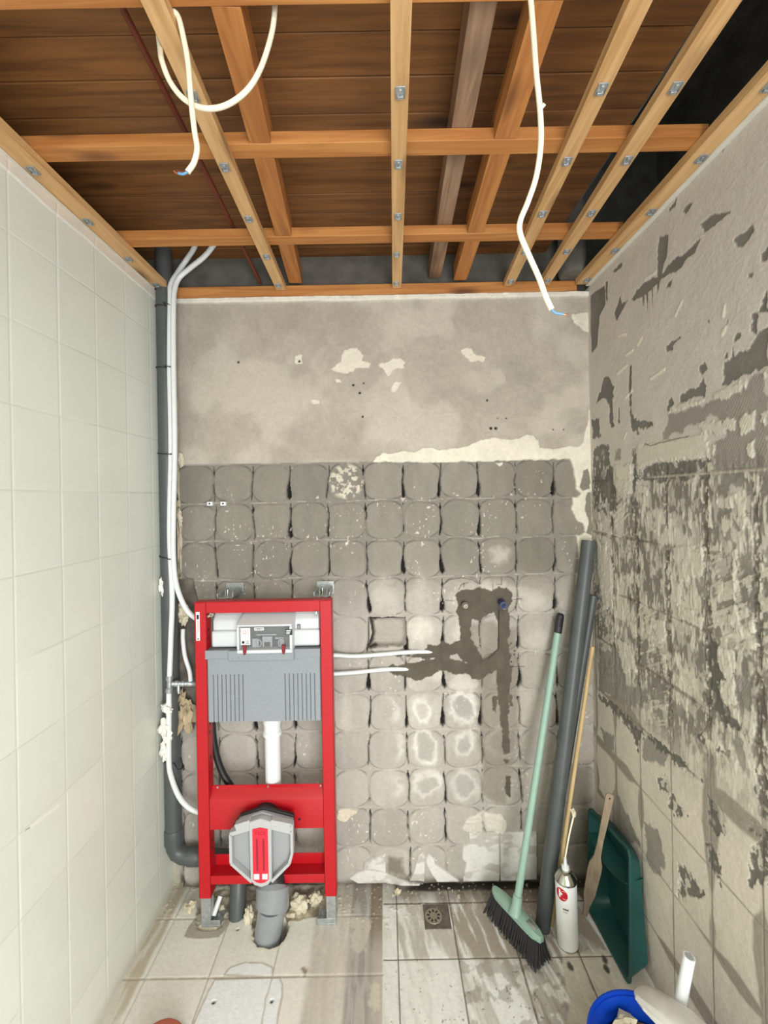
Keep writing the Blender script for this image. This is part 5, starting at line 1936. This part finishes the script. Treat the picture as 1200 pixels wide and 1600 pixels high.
n0 = lean @ Vector((0, 0, .298))
n1 = Vector(atY(897, 1272, c.y))
MB().tube(smooth_path([n0, n0.lerp(n1, .5) + Vector((-.002, 0, 0)), n1], 6), .0028, 10).build('straw', M['cable'], t)
mb = MB()
blob(mb, n1 + Vector((-.001, 0, .004)), .008, 1.7, .6, 2, (1, 1, 1.3))
mb.build('dried_foam', M['foam'], t, angle=80)


# curved prints on the can
def on_can(poly, r, name, mat, parent, ang0):
    mb = MB()
    vs = []
    for (s, z) in poly:
        a = ang0 + s / r
        vs.append(lean @ Vector((r * math.cos(a), r * math.sin(a), z)))
    mb.add(vs, [tuple(range(len(vs)))])
    return mb


A0 = math.radians(-136)
mb = MB()
rr = .0349
cz_ = .196
nseg, nr = 28, 5
vs, fs = [], []
for i in range(nr + 1):
    for k in range(nseg):
        a = 2 * math.pi * k / nseg
        rad = .021 * i / nr
        s, z = rad * math.cos(a) * .95, cz_ + rad * math.sin(a)
        an = A0 + s / rr
        vs.append(lean @ Vector((rr * math.cos(an), rr * math.sin(an), z)))
for i in range(nr):
    for k in range(nseg):
        fs.append((i * nseg + k, i * nseg + (k + 1) % nseg, (i + 1) * nseg + (k + 1) % nseg, (i + 1) * nseg + k))
mb.add(vs, fs)
emb = mb.build('red_emblem', M['ink_red'], t)


def curved_text(body, size, name, mat, parent, s0, z0, r):
    cu = bpy.data.curves.new(name, 'FONT')
    cu.body = body
    cu.size = size
    cu.align_x = 'CENTER'
    cu.align_y = 'CENTER'
    cu.offset = size * .035
    tmp = bpy.data.objects.new(name, cu)
    COL.objects.link(tmp)
    me = bpy.data.meshes.new_from_object(tmp.evaluated_get(bpy.context.evaluated_depsgraph_get()))
    bpy.data.objects.remove(tmp)
    org = t.location
    for v in me.vertices:
        an = A0 + (v.co.x + s0) / r
        w_ = lean @ Vector((r * math.cos(an), r * math.sin(an), z0 + v.co.y))
        v.co = w_ - org
    me.materials.clear()
    me.materials.append(mat)
    o = bpy.data.objects.new(name, me)
    COL.objects.link(o)
    o.parent = parent
    return o


curved_text('K', .036, 'letter', M['paper'], emb, .001, cz_, .0353)
for nm_, (s0_, s1_, z0_, z1_), mt_ in [('dark_print', (.004, .022, .147, .152), 'ink'), ('grey_print', (.004, .020, .141, .1425), 'grey_label'), ('grey_print', (.004, .017, .137, .1383), 'grey_label')]:
    mb = MB()
    for k in range(6):
        sa, sb = s0_ + (s1_ - s0_) * k / 6, s0_ + (s1_ - s0_) * (k + (1 if mt_ == 'grey_label' else .8)) / 6
        mb.add([lean @ Vector((.0350 * math.cos(A0 + q_[0] / .035), .0350 * math.sin(A0 + q_[0] / .035), q_[1])) for q_ in ((sa, z0_), (sb, z0_), (sb, z1_), (sa, z1_))], [(0, 1, 2, 3)])
    mb.build(nm_, M[mt_], t)

# ------------------------------------------------------------------ green tub standing on its side
t = thing('plastic_tub', 'dark green plastic tub standing on its side against the scraped right wall', 'tub', (.76, 1.50, 0))
# rim corners (opening faces left); local profile in (Y,Z), depth towards +X
rimp = [(1.352, .006, .727), (1.400, .395, .757), (1.650, .362, .742), (1.628, .006, .719)]


def rrect(corners, r, n=6):
    out = []
    m_ = len(corners)
    for i in range(m_):
        p0, p, p1 = Vector(corners[i - 1]), Vector(corners[i]), Vector(corners[(i + 1) % m_])
        a = p + (p0 - p).normalized() * r
        b = p + (p1 - p).normalized() * r
        for k in range(n + 1):
            tt = k / n
            out.append(a * (1 - tt) ** 2 + p * 2 * tt * (1 - tt) + b * tt ** 2)
    return out


def ring_pts(corners3, r):
    return rrect([(c_[2], c_[0], c_[1]) for c_ in corners3], r)


def inset(corners3, k, x=None, dx=0):
    cy = sum(c_[0] for c_ in corners3) / 4
    cz = sum(c_[1] for c_ in corners3) / 4
    return [(cy + (c_[0] - cy) * k, cz + (c_[1] - cz) * k, (c_[2] + dx) if x is None else x) for c_ in corners3]


outer = ring_pts(rimp, .030)
layers = [ring_pts(inset(rimp, 1.0, dx=.006), .030), ring_pts(inset(rimp, 1.0, dx=0), .030), ring_pts(inset(rimp, .95, dx=0.0), .028), ring_pts(inset(rimp, .93, dx=.003), .028),
          ring_pts(inset(rimp, .84, x=.792), .045), ring_pts(inset(rimp, .78, x=.797), .05)]
outl = [ring_pts(inset(rimp, .80, x=.802), .05), ring_pts(inset(rimp, .87, x=.797), .045), ring_pts(inset(rimp, .955, dx=.006), .028)]
mb = MB()
nn = len(outer)
base_i = len(mb.v)
for l_ in layers:
    mb.v += [tuple(p) for p in l_]
for i in range(len(layers) - 1):
    for k in range(nn):
        mb.f.append((i * nn + k, i * nn + (k + 1) % nn, (i + 1) * nn + (k + 1) % nn, (i + 1) * nn + k))
mb.f.append(tuple((len(layers) - 1) * nn + k for k in range(nn)))
o2 = len(mb.v)
for l_ in outl:
    mb.v += [tuple(p) for p in l_]
for i in range(len(outl) - 1):
    for k in range(nn):
        mb.f.append((o2 + i * nn + k, o2 + i * nn + (k + 1) % nn, o2 + (i + 1) * nn + (k + 1) % nn, o2 + (i + 1) * nn + k))
mb.f.append(tuple(o2 + k for k in range(nn)))
for k in range(nn):
    mb.f.append((k, (k + 1) % nn, o2 + 2 * nn + (k + 1) % nn, o2 + 2 * nn + k))
me = mb.build('shell', M['tub'], t)
# inner divider wall with a hand opening
zz = [(1.392, .285, .751), (1.640, .262, .736)]
mb = MB()
A_, B_ = Vector((.742, 1.398, .288)), Vector((.732, 1.635, .265))
mb2 = MB()
nx = 14
for k in range(nx):
    pass
seg = []
for k in range(nx + 1):
    tt = k / nx
    p = A_.lerp(B_, tt)
    dip = .030 * math.sin(math.pi * tt)
    seg.append((p + Vector((.002, 0, -dip)), p + Vector((.058 - .0, 0, -dip * .4 + .012))))
for k in range(nx):
    a0, a1 = seg[k]
    b0, b1 = seg[k + 1]
    th = Vector((0, 0, .004))
    mb.add([a0, a1, b1, b0, a0 + th, a1 + th, b1 + th, b0 + th], [(0, 1, 2, 3), (7, 6, 5, 4), (0, 4, 5, 1), (1, 5, 6, 2), (2, 6, 7, 3), (3, 7, 4, 0)])
mb.build('inner_ledge', M['tub'], t)
# stirring paddle
a = Vector((.700, 1.597, .002))
b = Vector((.740, 1.478, .520))
d_ = (b - a).normalized()
sd = Vector((1, -.35, 0)).normalized()
sd = (sd - d_ * sd.dot(d_)).normalized()
nrm = d_.cross(sd).normalized()
L2 = (b - a).length
prof = [(0, .007), (.05, .010), (.10, .019), (.20, .022), (.235, .021), (.27, .011), (.33, .009), (.46, .0115), (L2 - .008, .0125), (L2, .009)]
mb = MB()
o_ = 0
for (s, w_) in prof:
    for (i_, j_) in ((-1, -1), (1, -1), (1, 1), (-1, 1)):
        mb.v.append(tuple(a + d_ * s + sd * w_ * i_ + nrm * .0035 * j_))
for k in range(len(prof) - 1):
    for j in range(4):
        mb.f.append((k * 4 + j, k * 4 + (j + 1) % 4, k * 4 + 4 + (j + 1) % 4, k * 4 + 4 + j))
mb.f.append((0, 1, 2, 3))
mb.f.append(tuple(4 * (len(prof) - 1) + j for j in range(4))[::-1])
t = thing('stirring_stick', 'dirty wooden stirring stick with a wide blade, leaning on the green tub', 'stick', tuple(a))
MB_ = mb.build('blade', M['paddle'], t, bevel=.001)
c_ = b - d_ * .016 - nrm * .0037
Rm = Matrix.Translation(c_) @ nrm.to_track_quat('Z', 'Y').to_matrix().to_4x4()
MB().lathe([(.003, -.0005), (.003, .0005)], mat=Rm, n=12).build('hanging_hole', M['black'], t)
MB().lathe([(.003, .0068), (.003, .0078)], mat=Rm, n=12).build('hanging_hole', M['black'], t)

# ------------------------------------------------------------------ blue bucket with debris
bc = (.578, .985, 0)
t = thing('bucket', 'bright blue plastic bucket full of debris in the lower right corner', 'bucket', bc)
MB().lathe([(.0, .004), (.092, .004), (.126, .262), (.130, .262), (.130, .270), (.1345, .270), (.1345, .255), (.128, .252), (.097, .001), (.0, .001)][1:-1], bc, 48).build('shell', M['blue'], t)
mb = MB()
mb.tube([(bc[0] + .134 * math.cos(a), bc[1] - .02 + .134 * math.sin(a) * .98, .252 - .09 * abs(math.sin(a))) for a in [math.radians(180 + k * 12) for k in range(16)]], .0025, 8)
mb.build('bucket_handle', M['galv'], t)
# debris pieces
rnd = random.Random(11)
grp = 'rubble pieces in the blue bucket'
for k in range(24):
    ang = rnd.uniform(0, 2 * math.pi)
    rad = rnd.uniform(.01, .086)
    r_ = rnd.uniform(.011, .021)
    c_ = (bc[0] + rad * math.cos(ang), bc[1] + rad * math.sin(ang), .222 + rnd.uniform(0, .026))
    mb = MB()
    blob(mb, c_, r_, k * 1.9, .6, 2, (rnd.uniform(.8, 1.5), rnd.uniform(.6, 1.3), rnd.uniform(.5, .9)))
    o = mb.build('rubble_piece', M['rubble_a' if k % 3 else 'rubble_b'], origin=c_, angle=20)
    tag(o, ('cream' if k % 3 else 'brown') + ' broken mortar chunk inside the blue bucket', 'rubble', grp + (' cream' if k % 3 else ' brown'))
# fill below
mb = MB().lathe([(.094, .05), (.112, .218)], bc, 32)
o = mb.build('rubble_fill', M['rubble_b'], origin=bc)
tag(o, 'mass of fine rubble filling the lower part of the blue bucket', 'rubble', kind='stuff')
# crushed white plastic container
Yp = 1.03
pA, pB = Vector(atY(1003, 1552, 1.06)), Vector(atY(1078, 1612, .965))
dirv = (pB - pA).normalized()
mb = MB()
up_ = Vector((0, 0, 1))
sd2 = dirv.cross(up_).normalized()
up2 = sd2.cross(dirv).normalized()
secs = [(-.012, .012, .004), (0, .024, .010), (.02, .030, .016), (.06, .033, .021), (.10, .034, .022), (.15, .032, .020), (.19, .026, .014)]
ns = 16
for i, (s, w_, h_) in enumerate(secs):
    for k in range(ns):
        a = 2 * math.pi * k / ns
        ca_, sa_ = math.cos(a), math.sin(a)
        f = (abs(ca_) ** 3.5 + abs(sa_) ** 3.5) ** (-1 / 3.5)
        j = 1 + .10 * math.sin(k * 2.3 + i * 1.7)
        p = pA + dirv * s + sd2 * (w_ * ca_ * f * j) + up2 * (h_ * sa_ * f * j)
        mb.v.append(tuple(p))
for i in range(len(secs) - 1):
    for k in range(ns):
        mb.f.append((i * ns + k, i * ns + (k + 1) % ns, (i + 1) * ns + (k + 1) % ns, (i + 1) * ns + k))
mb.f.append(tuple(range(ns))[::-1])
mb.f.append(tuple((len(secs) - 1) * ns + k for k in range(ns)))
o = mb.build('plastic_container', M['bagplastic'], origin=tuple(pA), bevel=.001, angle=25)
tag(o, 'crushed dusty white plastic container lying across the blue bucket', 'container')
a = Vector(atY(1058, 1572, 1.03)) + Vector((0, 0, -.03))
b = Vector(atY(1077, 1494, 1.03))
dv = (b - a).normalized()
a = a - dv * .06
o = MB().tube([a, b, b, b - dv * .05], [.0125, .0125, .0098, .0098], 20, caps=False)
o.tube([b - dv * .052, b - dv * .048], .0099, 20)
o = o.build('tube_offcut', M['white_tube'], origin=tuple(a))
tag(o, 'white plastic tube offcut standing up out of the blue bucket', 'tube')

# reddish brown object at the lower left edge
c1, c2 = Vector(atZ(225, 1606, .055)), Vector(atZ(285, 1600, .055))
mb = MB()
cxx, cyy = c2.x - .045, c2.y - .045
mb.lathe([(.060, .0), (.066, .01), (.066, .046), (.060, .055), (.050, .057)], (cxx, cyy, 0), 40)
o = mb.build('clay_piece', M['terracotta'], origin=(cxx, cyy, 0), bevel=.001)
tag(o, 'reddish brown rounded piece just showing at the lower left edge', 'clay piece')
